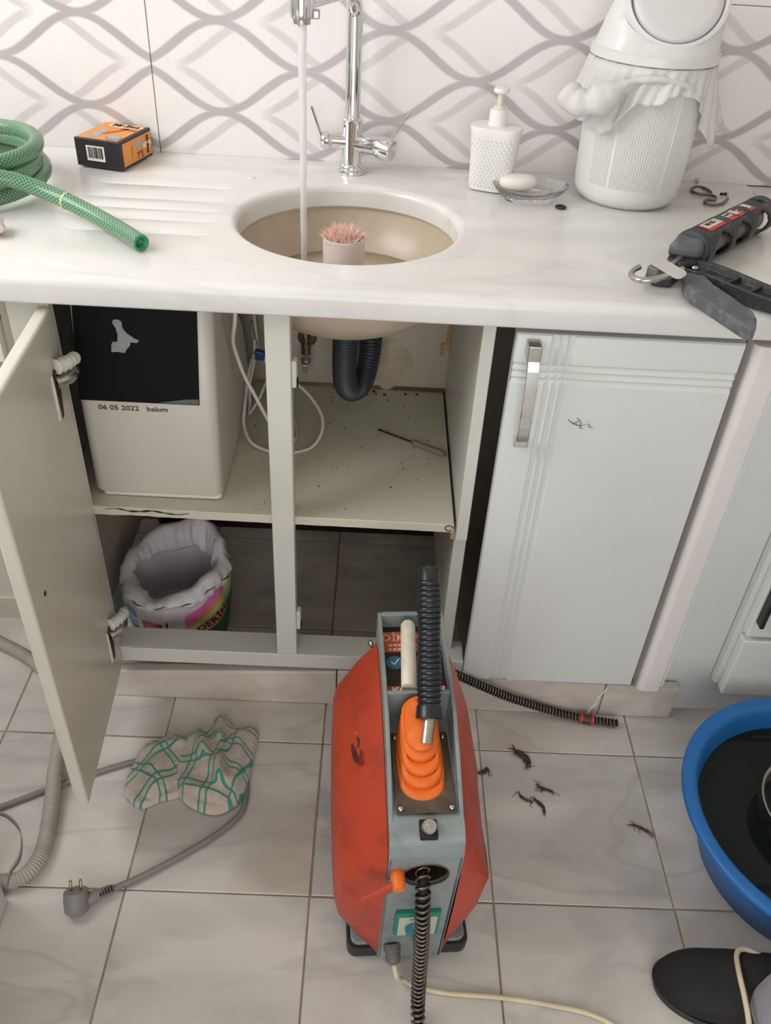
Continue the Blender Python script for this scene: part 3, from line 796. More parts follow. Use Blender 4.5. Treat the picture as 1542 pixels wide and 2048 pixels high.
m = MB()
random.seed(9)
rings = []
for j in range(7):
    ph = PI * j / 6
    rings.append([Vector((-0.500 + 0.022 * math.sin(ph) * math.cos(a_) * (1 + 0.25 * math.sin(3 * a_ + j)), 0.510 + 0.024 * math.sin(ph) * math.sin(a_) * (1 + 0.25 * math.cos(4 * a_ + j)), 0.8945 - 0.013 * math.cos(ph))) for a_ in [2 * PI * i / 14 for i in range(14)]])
m.loft(rings)
tag(obj('tissue', m, plain('tissue', srgb(226, 208, 200), 0.9, var=0.1, scale=60), loc=(-0.5, 0.51, 0.8815)), 'crumpled pale tissue at the left frame edge below the hose', 'tissue')

# ------------------------------------------------------------------ soap dispenser
DXc, DYc, rz = 0.2565, 0.852, math.radians(-17)
dis = thing('soap_dispenser', 'white pump soap dispenser with a dotted relief beside the soap dish', 'soap dispenser', (DXc, DYc, 0.8803), (0, 0, rz))
M_soapw = plain('dispenser_white', srgb(236, 234, 230), 0.4, var=0.02)
def sup(a, rx_, ry_, n=3.2):
    c, s_ = math.cos(a), math.sin(a)
    k = (abs(c) ** n + abs(s_) ** n) ** (-1 / n)
    return (rx_ * k * c, ry_ * k * s_)
prof = [(0.030, 0.020, 0.0), (0.0365, 0.0265, 0.003), (0.038, 0.0275, 0.010), (0.0395, 0.0285, 0.05), (0.0425, 0.030, 0.092), (0.0445, 0.0315, 0.104), (0.0435, 0.0305, 0.106), (0.030, 0.022, 0.1075), (0.016, 0.016, 0.108)]
m = MB(); m.loft([[Vector(sup(2 * PI * i / 56, rx_, ry_) + (z,)) for i in range(56)] for rx_, ry_, z in prof]); dbody = obj('bottle', m, M_soapw, dis, world=False, autosmooth=40)
m = MB()
for r_ in range(14):
    for c_i in range(10):
        a = -PI / 2 - 1.0 + 2.0 * (c_i + 0.5 * (r_ % 2)) / 15
        z = 0.012 + 0.0058 * r_
        k = z / 0.104; rx_ = 0.0385 + 0.0045 * k ** 2; ry_ = 0.0278 + 0.0028 * k ** 2
        # sample by arc in x
        xx = rx_ * 0.86 * ((c_i + 0.5 * (r_ % 2)) / 4.75 - 1)
        yy = -ry_ * (1 - abs(xx / rx_) ** 3.2) ** (1 / 3.2)
        nn = Vector((abs(xx / rx_) ** 2.2 / rx_ * (1 if xx > 0 else -1), abs(yy / ry_) ** 2.2 / ry_ * -1, 0)).normalized()
        m.lathe([(0.0031, -0.0004), (0.0025, 0.0013), (0.0014, 0.0014), (0.0009, 0.0003), (0.0001, 0.0002)], Vector((xx, yy, z)), 8, nn, False, False)
obj('dot_relief', m, M_soapw, dbody, world=False, smooth=True)
m = MB(); m.lathe([(0.0165, 0.108), (0.0165, 0.112), (0.0155, 0.1125), (0.0150, 0.131), (0.0140, 0.133), (0.008, 0.1335)], (0, 0, 0), 28); obj('collar', m, M_soapw, dis, world=False, autosmooth=40)
M_ivory = plain('ivory_plastic', srgb(226, 220, 198), 0.4, var=0.03)
m = MB(); m.lathe([(0.0095, 0.133), (0.0095, 0.1385), (0.005, 0.139), (0.0048, 0.157)], (0, 0, 0), 20); obj('stem', m, M_ivory, dis, world=False, autosmooth=40)
m = MB(); m.lathe([(0.0055, 0.156), (0.0115, 0.158), (0.0130, 0.161), (0.0118, 0.165), (0.006, 0.1665)], (0, 0, 0), 24); m.tube([Vector((0, 0, 0.161)), Vector((0.004, 0.010, 0.161)), Vector((0.007, 0.022, 0.159))], 0.0045, 10); obj('pump_head', m, M_soapw, dis, world=False, autosmooth=40)

# ------------------------------------------------------------------ glass dish with soap
t = NT('pressed_glass'); t.color(t.mix(t.ramp(t.sep(t.objc())[0], [(0.5, (0, 0, 0)), (0.53, (1, 1, 1))]), (0.98, 0.98, 0.97), (0.98, 0.92, 0.90))); t.p(rough=0.06, trans=0.92, ior=1.4); M_glass = t.m
gd = thing('soap_dish', 'oval pressed-glass soap dish beside the pump dispenser', 'dish', (0.322, 0.808, 0.8803), (0, 0, math.radians(14)))
ND = 72
def oval(rx_, ry_, z, flute=0.0):
    return [Vector((rx_ * (1 + flute * math.cos(24 * 2 * PI * i / ND)) * math.cos(2 * PI * i / ND), ry_ * (1 + flute * math.cos(24 * 2 * PI * i / ND)) * math.sin(2 * PI * i / ND), z)) for i in range(ND)]
m = MB(); m.loft([oval(0.045, 0.033, 0.0), oval(0.047, 0.035, 0.004), oval(0.050, 0.037, 0.008, 0.03), oval(0.060, 0.045, 0.016, 0.03), oval(0.0675, 0.0515, 0.024), oval(0.068, 0.052, 0.0255), oval(0.066, 0.050, 0.0255), oval(0.056, 0.041, 0.016), oval(0.044, 0.032, 0.011), oval(0.004, 0.003, 0.0105)])
obj('bowl', m, M_glass, gd, world=False, autosmooth=60)
m = MB()
rings = []
for j in range(11):
    ph = -PI / 2 + PI * j / 10
    cz = math.copysign(abs(math.sin(ph)) ** 0.8, math.sin(ph)); cr = abs(math.cos(ph)) ** 0.55
    rings.append([Vector((0.300 + 0.0335 * cr * math.cos(a_) * math.cos(.15) - 0.0215 * cr * math.sin(a_) * math.sin(.15), 0.814 + 0.0335 * cr * math.cos(a_) * math.sin(.15) + 0.0215 * cr * math.sin(a_) * math.cos(.15), 0.9060 + 0.0118 * cz)) for a_ in [2 * PI * i / 32 for i in range(32)]])
m.loft(rings)
tag(obj('soap_bar', m, plain('soap', srgb(240, 233, 224), 0.5, var=0.02, sss=0.1), smooth=True, loc=(0.3, 0.814, 0.8945)), 'white oval bar of soap lying in the glass dish', 'soap')
m = MB(); m.tube([Vector((0.3713 + 0.0073 * math.cos(a_), 0.7657 + 0.0073 * math.sin(a_), 0.8828)) for a_ in [2 * PI * i / 28 for i in range(29)]], 0.0025, 8, flat=0.8)
tag(obj('rubber_washer', m, M_black, smooth=True, loc=(0.3713, 0.7657, 0.8803)), 'small black rubber washer lying in front of the soap dish', 'washer')

# ------------------------------------------------------------------ waste bin on the worktop
BX, BY = 0.497, 0.8485
binn = thing('waste_bin', 'white ribbed waste bin with a round flap lid on the worktop', 'bin', (BX, BY, 0.8803))
M_bin = plain('bin_plastic', srgb(226, 225, 221), 0.38, var=0.02)
M_lid = plain('bin_lid_plastic', srgb(222, 221, 219), 0.3, var=0.02)
NB = 520
def bring(r, z, amp):
    out = []
    for i in range(NB):
        a = 2 * PI * i / NB
        rr = r
        am = amp
        # smooth sides and plain vertical bands
        fa = (a + PI / 2 + PI) % (2 * PI) - PI      # angle from the front (towards -y)
        if abs(fa) > 1.05: am = 0
        if abs(fa - 0.33) < 0.055 or abs(fa + 0.62) < 0.03: am = 0
        rr += am * (1 if (i // 2) % 2 else -1) * 0.5
        out.append(Vector((BX + rr * math.cos(a), BY + rr * math.sin(a), z)))
    return out
rb = 0.0022
lev = [(0.068, 0.8803, 0), (0.078, 0.882, 0), (0.0865, 0.890, 0), (0.0905, 0.901, 0), (0.0915, 0.915, 0), (0.0916, 0.9165, 0), (0.0918, 0.918, rb), (0.0950, 1.0, rb), (0.0975, 1.088, rb), (0.0978, 1.0895, 0), (0.098, 1.105, 0), (0.099, 1.109, 0)]
m = MB(); m.loft([bring(*l_) for l_ in lev]); obj('bucket', m, M_bin, binn, autosmooth=40)
lidc = Vector((BX, BY, 0))
fn = Vector((-0.08, -0.80, 0.60)).normalized()
fc = Vector((0.505, 0.808, 1.196))
q_ = fn.to_track_quat('Z', 'Y').to_matrix()
NL = 64
def lring(r, z): return [Vector((BX + r * math.cos(2 * PI * i / NL), BY + r * math.sin(2 * PI * i / NL), z)) for i in range(NL)]
def fring(r, off):
    # order points by azimuth round the lid so the loft does not twist
    up_ = Vector((0, 0, 1)); vv = (up_ - fn * up_.dot(fn)).normalized(); uu = vv.cross(fn).normalized()
    return [fc + fn * off + uu * r * math.cos(2 * PI * i / NL) + vv * r * math.sin(2 * PI * i / NL) for i in range(NL)]
m = MB()
r0 = lring(0.1005, 1.105); r1 = lring(0.1035, 1.107); r2 = lring(0.1035, 1.119); r3 = lring(0.098, 1.1215)
f1 = fring(0.079, 0.0); f0_ = fring(0.0815, -0.010)
def blend(a, b, k, z=0): return [p.lerp(s_, k) + Vector((0, 0, z)) for p, s_ in zip(a, b)]
m.loft([r0, r1, r2, r3, blend(r3, f0_, 0.45, 0.012), blend(r3, f0_, 0.8, 0.010), f0_, f1, fring(0.0745, 0.002), fring(0.071, -0.004), fring(0.0705, -0.012)], True, True)
lid = obj('lid', m, M_lid, binn, autosmooth=45)
m = MB(); m.loft([fring(0.069, -0.011), fring(0.069, -0.003), fring(0.066, 0.001), fring(0.055, 0.003), fring(0.02, 0.004), fring(0.001, 0.004)]); obj('flap', m, plain('bin_flap', srgb(214, 211, 210), 0.4, var=0.02), lid, autosmooth=50)
# bag folded over the rim
t = NT('bin_bag'); t.color(srgb(238, 236, 233)); t.p(rough=0.45, trans=0.25, ior=1.2); t.bump(t.noise(t.pos(), 60, 5, 0.6, 1.0), 0.5, 0.004); M_bag = t.m
m = MB()
NA = 160
def hem(fa):
    # hem height by angle from the front
    z = 1.062 + 0.010 * math.sin(3 * fa) + 0.004 * math.sin(11 * fa)
    if fa > 0.45: z -= 0.075 * min(1, (fa - 0.45) / 0.5) * max(0, 1 - max(0, fa - 1.0) / 0.9)
    if fa < -0.35: z -= 0.050 * min(1, (-fa - 0.35) / 0.4)
    return z
def bagpt(u, v):
    a = 2 * PI * u
    fa = (a + PI / 2 + PI) % (2 * PI) - PI
    z = 1.1045 + (hem(fa) - 1.1045) * v
    r = 0.1012 + 0.0035 * v + (0.0035 * math.sin(a * 34 + 6 * v) + 0.004 * math.sin(a * 13 + 3 * v)) * (0.25 + 0.75 * v) + 0.010 * v * v
    if fa > 0.8: r += 0.016 * v * min(1, (fa - 0.8) / 0.4)
    if fa < -0.6: r += 0.014 * v * min(1, (-fa - 0.6) / 0.5)
    yy = BY + r * math.sin(a)
    return Vector((BX + r * math.cos(a), min(yy, 0.9535), z))
m.grid(bagpt, NA, 12, closed_u=True)
wad = spline([(0.349, 0.775, 1.062), (0.366, 0.762, 1.050), (0.388, 0.752, 1.052), (0.41, 0.747, 1.064), (0.432, 0.746, 1.080), (0.455, 0.748, 1.088), (0.49, 0.744, 1.091), (0.53, 0.75, 1.083), (0.56, 0.768, 1.07)], 8)
m.tube(wad, lambda t_, L: (0.022 if t_ < 0.35 else 0.022 - 0.017 * min(1, (t_ - 0.35) / 0.2)) * (0.72 + 0.28 * min(1, t_ * 8)) * (1 + 0.13 * math.sin(L * 95 + 1) + 0.08 * math.sin(L * 240)), 14)
tag(obj('bin_liner', m, M_bag, smooth=True, solid=0.0006, loc=(BX, BY, 1.03)), 'thin white plastic bag folded over the rim of the waste bin', 'bag')

# ------------------------------------------------------------------ small metal bits
pts = [(0.6682, 0.8926, 0.8835), (0.6637, 0.9146, 0.8835), (0.6512, 0.9223, 0.8835), (0.6377, 0.9102, 0.8835), (0.6338, 0.8895, 0.8835), (0.6439, 0.8772, 0.8835), (0.6617, 0.8764, 0.8835), (0.6685, 0.8632, 0.8835), (0.6596, 0.8481, 0.8835), (0.6480, 0.8478, 0.8835), (0.6393, 0.8329, 0.8835), (0.6420, 0.8212, 0.8835), (0.6538, 0.8195, 0.8835), (0.6719, 0.8330, 0.8835), (0.6891, 0.8600, 0.8835)]
m = MB(); m.tube(spline(pts, 6), 0.0026, 10)
tag(obj('s_hook', m, plain('dull_steel', srgb(126, 120, 114), 0.35, 0.9, var=0.2, scale=90), smooth=True, loc=(0.655, 0.87, 0.8809)), 'bent grey metal s-hook lying behind the caulking gun', 'hook')
sc = thing('screw', 'tiny metal screw lying on the marble right of the s-hook', 'screw', (0.69, 0.886, 0.8803))
m = MB(); m.cyl((0.6836, 0.8848, 0.8836), (0.6935, 0.8863, 0.8836), 0.0026, 0.0018, 10); obj('shank', m, M_rust, sc, smooth=True)
m = MB(); m.cyl((0.6935, 0.8863, 0.8840), (0.6975, 0.8870, 0.8840), 0.0036, seg=12); obj('head', m, M_brushed, sc)
m = MB(); m.cyl((0.6548, 0.9381, 0.8866), (0.658, 0.9500, 0.8866), 0.0020, seg=10); m.lathe([(0.0035, 0), (0.0035, 0.002)], (0.658, 0.95, 0.8866), 12, (0.26, 0.96, 0))
tag(obj('wall_plug', m, M_brushed, smooth=False, loc=(0.656, 0.944, 0.8845)), 'tiny metal stud lying against the tiles behind the s-hook', 'stud')

# ------------------------------------------------------------------ caulking gun
gun = thing('caulking_gun', 'dusty black skeleton caulking gun lying on its side at the worktop edge', 'caulking gun', (0.58, 0.55, 0.8803))
t = NT('dusty_black'); n1 = t.noise(t.pos(), 45, 6, 0.65); t.color(t.mix(t.ramp(n1, [(0.5, (0, 0, 0)), (0.75, (1, 1, 1))]), srgb(42, 42, 45), srgb(92, 90, 90))); t.p(rough=0.5); M_gun = t.m
t = NT('dusty_grey'); n1 = t.noise(t.pos(), 40, 6, 0.65); t.color(t.mix(t.ramp(n1, [(0.5, (0, 0, 0)), (0.8, (1, 1, 1))]), srgb(84, 87, 92), srgb(132, 132, 132))); t.p(rough=0.5); M_gungrey = t.m
ga = Vector((0.667, 0.745, 0)).normalized(); gp = Vector((ga.y, -ga.x, 0)); gz = Vector((0, 0, 1))
g0 = Vector((0.522, 0.521, 0.9095)); GL = 0.245; GR = 0.0265
def gpt(s_, ang, r=GR):   # ang measured from up towards the near side
    return g0 + ga * s_ + gz * (r * math.cos(ang)) + gp * (r * math.sin(ang))
m = MB()
ns, na = 50, 40
def hole(sv, av):
    # three oval windows in the near side and the far side
    for c in (0.052, 0.122, 0.192):
        for ac in (1.62, -1.62):
            if ((sv - c) / 0.027) ** 2 + ((av - ac) / 0.78) ** 2 < 1: return True
    return False
V_ = [gpt(GL * j / ns, -PI + 2 * PI * i / na, GR if abs(-PI + 2 * PI * i / na) > 0.62 else GR * math.cos(0.62) / math.cos(-PI + 2 * PI * i / na)) for j in range(ns + 1) for i in range(na)]
F_ = []
for j in range(ns):
    for i in range(na):
        ac = -PI + 2 * PI * (i + 0.5) / na
        if not hole(GL * (j + 0.5) / ns, ac): F_.append((j * na + i, j * na + (i + 1) % na, (j + 1) * na + (i + 1) % na, (j + 1) * na + i))
m.add(V_, F_)
cr = obj('cradle', m, M_gun, gun, autosmooth=50, solid=0.0035)
for s_ in (0.006, 0.087, 0.157, GL - 0.008):
    m = MB(); m.loft([[gpt(s_ + ds, -PI + 2 * PI * i / na, GR + dr) for i in range(na)] for ds, dr in ((-0.006, -0.002), (-0.005, 0.0022), (0.005, 0.0022), (0.006, -0.002))], False, False); obj('rib', m, M_gun, cr, autosmooth=40)
m = MB(); m.cyl(g0 + ga * 0.004, g0 + ga * (GL - 0.03), 0.0195, seg=28); obj('cartridge', m, plain('cartridge_dusty', srgb(112, 108, 106), 0.5, var=0.4, scale=40), gun, smooth=False)
m = MB(); m.cyl(g0 - ga * 0.004, g0 + ga * 0.004, GR, seg=36); obj('end_plate', m, M_gungrey, gun)
# printed sticker on the flat top
ft = GR * math.cos(0.62) + 0.0022
def gtop(s0, s1, w0, w1, h0=0.0, h1=0.0005):
    mm = MB(); mm.loft([[g0 + ga * s_ + gp * w_ + gz * (ft + hh) for s_, w_ in ((s0, w0), (s1, w0), (s1, w1), (s0, w1))] for hh in (h0, h1)]); return mm
M_stk = plain('sticker_cream', srgb(214, 204, 188), 0.55, var=0.1, scale=60)
M_stkred = plain('sticker_red', srgb(188, 66, 58), 0.5, var=0.15, scale=60)
st = obj('sticker', gtop(0.030, 0.094, -0.011, 0.012, 0, 0.0009), M_stkred, gun)
obj('sticker_field', gtop(0.034, 0.094, -0.011, 0.005, 0.0009, 0.0013), M_stk, st)
st2 = obj('sticker', gtop(0.098, 0.123, -0.009, 0.012, 0, 0.0009), M_stkred, gun)
obj('sticker_field', gtop(0.103, 0.123, -0.009, 0.002, 0.0009, 0.0013), M_stk, st2)
st3 = obj('sticker', gtop(0.129, 0.188, -0.011, 0.012, 0, 0.0009), M_stkred, gun)
obj('sticker_field', gtop(0.129, 0.186, -0.011, 0.005, 0.0009, 0.0013), M_stk, st3)
def gtext(s, size, s_, w_, mt, par, bold=0.0002):
    mm = text_mb(s, size, 0.0001, bold); place(mm, frame(g0 + ga * s_ + gp * w_ + gz * (ft + 0.0016), ga, -gp)); obj('lettering', mm, mt, par)
gtext('MASD', 0.011, 0.056, -0.004, M_ink, st)
gtext('PISTOLA', 0.0088, 0.155, -0.0065, M_ink, st3); gtext('DE SILIKON', 0.0062, 0.158, 0.0018, M_ink, st3)
obj('print_bar', gtop(0.106, 0.120, -0.006, -0.002, 0.0013, 0.0016), M_ink, st2)
# rear housing
rc = g0 - ga * 0.006
m = MB()
hp_ = [(-0.040, -0.013), (-0.006, -0.025), (0.002, -0.025), (0.002, 0.025), (-0.010, 0.025), (-0.052, 0.012)]
m.loft([[rc + ga * a_ + gp * b_ + gz * z_ for a_, b_ in hp_] for z_ in (-0.0285, -0.004)] )
obj('housing', m, M_gun, gun, bevel=0.004)
m = MB(); hp_ = [(-0.034, -0.018), (0.0, -0.024), (0.0, 0.022), (-0.014, 0.022)]
m.loft([[rc + ga * a_ + gp * b_ + gz * z_ for a_, b_ in hp_] for z_ in (-0.004, 0.010)] + [[rc + ga * (a_ * 0.6) + gp * b_ * 0.8 + gz * 0.021 for a_, b_ in hp_]])
obj('shoulder', m, M_gungrey, gun, bevel=0.004)
m = MB(); m.loft([[rc + ga * a_ + gp * b_ + gz * z_ for a_, b_ in ((-0.098, -0.004), (-0.03, -0.016), (-0.03, 0.012), (-0.082, 0.020))] for z_ in (-0.0285, -0.012)]); obj('frame_bar', m, M_gun, gun, bevel=0.003)
m = MB(); m.obox(rc - ga * 0.092 - gp * 0.004 + gz * -0.012, 0.018, 0.020, 0.024, Matrix((ga, gp, gz)).transposed()); obj('rod_block', m, M_gungrey, gun, bevel=0.004)
m = MB(); m.cyl(rc - ga * 0.075 + gp * 0.004 + gz * -0.006, rc - ga * 0.02 + gp * 0.0 + gz * -0.004, 0.0042, seg=14); obj('rod', m, M_brushed, gun, smooth=False)
for a_, b_ in ((-0.045, 0.014), (-0.028, 0.026)):
    m = MB(); m.lathe([(0.0055, -0.012), (0.0055, -0.0105), (0.003, -0.008), (0.0, -0.0078)], rc + ga * a_ + gp * b_, 14); obj('rivet', m, M_brushed, gun, smooth=True)
# catch plate and hook
pc = Vector((0.4645, 0.4290, 0.9135)); pd = Vector((0.50, -0.86, -0.05)).normalized()
m = MB(); pr = []
for k in range(9):
    a_ = -PI / 2 + PI * k / 8; pr.append((0.020 + 0.0095 * math.cos(a_), 0.0095 * math.sin(a_)))
pr += [(-0.026, 0.0095), (-0.026, -0.0095)]
pn = Vector((-0.20, -0.30, 0.93)).normalized(); pe = pn.cross(pd).normalized()
m.prism(pr, lambda x, y: pc + pd * x + pe * y, lambda x, y: pc + pd * x + pe * y + pn * 0.003); obj('catch_plate', m, plain('bright_steel', srgb(214, 212, 208), 0.32, 0.8, var=0.1), gun, bevel=0.0006)
hk = spline([(0.470, 0.425, 0.907), (0.456, 0.4155, 0.908), (0.438, 0.409, 0.905), (0.4215, 0.4135, 0.902), (0.4165, 0.434, 0.900), (0.4235, 0.452, 0.900), (0.4335, 0.4605, 0.902)], 6)
m = MB(); m.tube(hk, 0.0042, 12); obj('hook_rod', m, M_brushed, gun, smooth=True)
# trigger and grip
m = MB(); tp = [(0.495, 0.452), (0.487, 0.424), (0.4845, 0.398), (0.4875, 0.382), (0.505, 0.336), (0.5245, 0.286), (0.5305, 0.2755), (0.5395, 0.2765), (0.5500, 0.305), (0.5525, 0.325), (0.538, 0.372), (0.526, 0.408), (0.522, 0.44)]
m.loft([[Vector((x, y, 0.8845)) for x, y in tp], [Vector((x, y, 0.9035)) for x, y in tp]]); obj('trigger', m, M_gungrey, gun, bevel=0.004, segs=3)
m = MB()
gl = spline([(0.512, 0.478, 0.898), (0.54, 0.457, 0.898), (0.566, 0.428, 0.897), (0.595, 0.395, 0.896), (0.63, 0.366, 0.896), (0.67, 0.345, 0.896)], 5)
rings = []
for i, p in enumerate(gl):
    tdir = (gl[min(i + 1, len(gl) - 1)] - gl[max(i - 1, 0)]).normalized(); sd = Vector((tdir.y, -tdir.x, 0)); w = 0.026 - 0.004 * i / len(gl)
    rings.append([p + sd * w + gz * -0.0125, p + sd * w + gz * 0.006, p + sd * (w - 0.006) + gz * 0.006, p + sd * (w - 0.008) + gz * -0.002, p - sd * (w - 0.010) + gz * -0.002, p - sd * (w - 0.008) + gz * 0.007, p - sd * w + gz * 0.007, p - sd * w + gz * -0.0125])
m.loft(rings); gr = obj('grip', m, M_gun, gun, bevel=0.001)
for i in (9, 13, 17, 20):
    p = gl[i]; tdir = (gl[i + 1] - gl[i - 1]).normalized(); sd = Vector((tdir.y, -tdir.x, 0))
    m = MB(); m.obox(p + gz * 0.001, 0.003, 0.034, 0.006, Matrix((tdir, sd, gz)).transposed()); obj('grip_web', m, M_gun, gr)

# ================================================================== inside the sink cabinet
# ------------------------------------------------------------------ water purifier
pf = thing('water_purifier', 'white plastic water purifier with a black front panel on the shelf', 'water purifier', (-0.29, 0.55, 0.467))
M_pf = plain('purifier_white', srgb(210, 204, 193), 0.42, var=0.02, scale=5)
x0, x1, y0, y1 = -0.395, -0.182, 0.436, 0.82
m = MB()
def rrect(x0, x1, y0, y1, r, z, n=6):
    out = []
    for cx, cy, a0 in ((x1 - r, y0 + r, -PI / 2), (x1 - r, y1 - r, 0), (x0 + r, y1 - r, PI / 2), (x0 + r, y0 + r, PI)):
        for k in range(n + 1):
            a = a0 + PI / 2 * k / n; out.append(Vector((cx + r * math.cos(a), cy + r * math.sin(a), z)))
    return out
m.loft([rrect(x0 + 0.004, x1 - 0.004, y0 + 0.004, y1, 0.014, 0.4745), rrect(x0, x1, y0, y1, 0.018, 0.480), rrect(x0 + 0.001, x1 + 0.003, y0, 0.74, 0.018, 0.65), rrect(x0 + 0.012, x1 + 0.008, y0 + 0.002, 0.565, 0.020, 0.822), rrect(x0 + 0.014, x1 + 0.004, y0 + 0.008, 0.56, 0.018, 0.8285)])
pfb = obj('housing', m, M_pf, pf, autosmooth=50)
m = MB(); m.loft([rrect(x0 + 0.01, x1 - 0.002, y0 + 0.006, y1 - 0.01, 0.01, 0.4668), rrect(x0 + 0.01, x1 - 0.002, y0 + 0.006, y1 - 0.01, 0.01, 0.4748)]); obj('foot_tray', m, M_white, pf)
m = MB()
def pan(u, v):
    z = 0.6545 + (0.8185 - 0.6545) * v
    k = max(0, (z - 0.65) / 0.172)
    xl = -0.3905 + 0.014 * k + 0.003 * k * k; xr = -0.2045 + 0.010 * k
    return Vector((xl + (xr - xl) * u, y0 - 0.0008 + 0.0022 * k, z))
m.grid(pan, 6, 8)
pnl = obj('front_panel', m, plain('gloss_black', srgb(16, 16, 20), 0.55, var=0.1, spec=0.15), pf, solid=0.0016)
m = MB()
tp = [(-0.318, 0.792), (-0.311, 0.7935), (-0.306, 0.79), (-0.306, 0.780), (-0.301, 0.772), (-0.291, 0.764), (-0.284, 0.7605), (-0.288, 0.757), (-0.297, 0.758), (-0.2985, 0.752), (-0.305, 0.745), (-0.3075, 0.7395), (-0.319, 0.741), (-0.3275, 0.740), (-0.326, 0.752), (-0.3235, 0.757), (-0.3165, 0.757), (-0.3145, 0.768), (-0.3155, 0.779), (-0.3195, 0.787)]
m.prism(tp, lambda x, z: Vector((x, y0 - 0.0002, z)), lambda x, z: Vector((x, y0 - 0.0022, z))); obj('torn_label', m, plain('torn_paper', srgb(150, 152, 150), 0.6, var=0.2, scale=90), pnl)
m = MB(); tp = [(-0.268, 0.6560), (-0.205, 0.6558), (-0.205, 0.6650), (-0.225, 0.6640), (-0.246, 0.6600)]
m.prism(tp, lambda x, z: Vector((x, y0 - 0.0012, z)), lambda x, z: Vector((x, y0 - 0.0020, z))); obj('peeling_edge', m, plain('film', srgb(96, 98, 106), 0.35, var=0.2, scale=90), pnl)
m = text_mb('06 05 2022   bakım', 0.0150, 0.0002, 0.0001); place(m, frame((-0.3085, y0 - 0.0006, 0.6425), (1, 0, 0.004), (0.25, 0, 1)) @ Matrix.Diagonal((0.93, 0.8, 1, 1))); obj('handwriting', m, M_ink, pfb)

# ------------------------------------------------------------------ white supply tube with a blue clip
tb = thing('water_tube', 'white plastic water tube looped behind the cabinet post', 'tube', (-0.1, 0.6, 0.467))
M_tube = plain('tube_white', srgb(222, 216, 206), 0.4, var=0.03)
T2 = [(-0.1721, 0.8, 0.80), (-0.1721, 0.8, 0.7), (-0.166, 0.8, 0.5978), (-0.1622, 0.78, 0.5812), (-0.1675, 0.76, 0.5705), (-0.1730, 0.73, 0.5527), (-0.1745, 0.7, 0.5293), (-0.1745, 0.67, 0.5111), (-0.1735, 0.645, 0.4885), (-0.1556, 0.61, 0.4737), (-0.1233, 0.592, 0.4687), (-0.0925, 0.588, 0.4675), (-0.0681, 0.595, 0.4675), (-0.0459, 0.61, 0.4680), (-0.0311, 0.63, 0.4785), (-0.0266, 0.655, 0.493), (-0.0348, 0.68, 0.5071), (-0.0592, 0.71, 0.5243), (-0.0851, 0.73, 0.5348), (-0.1077, 0.75, 0.533), (-0.1361, 0.77, 0.5417), (-0.1603, 0.79, 0.5679), (-0.1769, 0.815, 0.5915), (-0.18, 0.84, 0.60)]
m = MB(); m.tube(spline(T2, 8), 0.0031, 10); obj('tube_loop', m, M_tube, tb, smooth=True)
T1 = [(-0.150, 0.51, 0.828), (-0.1556, 0.52, 0.7605), (-0.1662, 0.55, 0.7107), (-0.165, 0.57, 0.6714), (-0.1578, 0.59, 0.6231), (-0.1438, 0.6, 0.5815), (-0.1251, 0.6, 0.5383), (-0.1013, 0.602, 0.4884), (-0.085, 0.615, 0.4745), (-0.075, 0.65, 0.4675), (-0.09, 0.72, 0.4675), (-0.12, 0.78, 0.4675)]
m = MB(); m.tube(spline(T1, 8), 0.0033, 10); obj('tube_strand', m, M_tube, tb, smooth=True)
T3 = [(-0.166, 0.775, 0.60), (-0.1687, 0.77, 0.5526), (-0.1768, 0.76, 0.5128), (-0.176, 0.74, 0.478), (-0.1746, 0.72, 0.4685), (-0.1728, 0.722, 0.4690), (-0.1592, 0.74, 0.486), (-0.1495, 0.76, 0.5056), (-0.1401, 0.8, 0.5253), (-0.137, 0.83, 0.56), (-0.137, 0.84, 0.66)]
m = MB(); m.tube(spline(T3, 8), 0.0030, 10); obj('tube_strand', m, M_tube, tb, smooth=True)
m = MB(); m.obox((-0.1565, 0.768, 0.571), 0.020, 0.014, 0.019, Matrix.Rotation(0.2, 3, 'Y')); obj('clip', m, plain('blue_clip', srgb(32, 66, 140), 0.4), tb, bevel=0.003)

# ------------------------------------------------------------------ angle valve
av = thing('angle_valve', 'small tarnished angle valve on the wall under the sink', 'valve', (-0.072, 0.845, 0.55))
M_tarn = plain('tarnished_chrome', srgb(150, 140, 126), 0.25, 1.0, var=0.35, scale=80)
m = MB(); m.lathe([(0.020, 0), (0.019, 0.003), (0.009, 0.006)], (-0.0715, 0.8515, 0.572), 24, (0, -1, 0)); obj('rosette', m, M_tarn, av, smooth=False)
m = MB(); m.cyl((-0.0715, 0.848, 0.572), (-0.0715, 0.815, 0.572), 0.0075, seg=16); m.cyl((-0.0715, 0.820, 0.552), (-0.0715, 0.820, 0.592), 0.0098, seg=18); obj('body', m, M_tarn, av, autosmooth=40)
m = MB(); m.cyl((-0.0715, 0.820, 0.592), (-0.070, 0.815, 0.66), 0.0055, seg=14); m.lathe([(0.008, 0), (0.008, 0.012)], (-0.0715, 0.820, 0.592), 6); obj('hose_tail', m, M_tarn, av, autosmooth=40)
m = MB(); m.lathe([(0.010, 0.0), (0.0105, 0.006), (0.008, 0.012)], (-0.0715, 0.812, 0.546), 8, (0, -0.5, -0.86)); m.obox((-0.0715, 0.802, 0.528), 0.010, 0.008, 0.018); obj('knob', m, M_brushed, av, bevel=0.001)

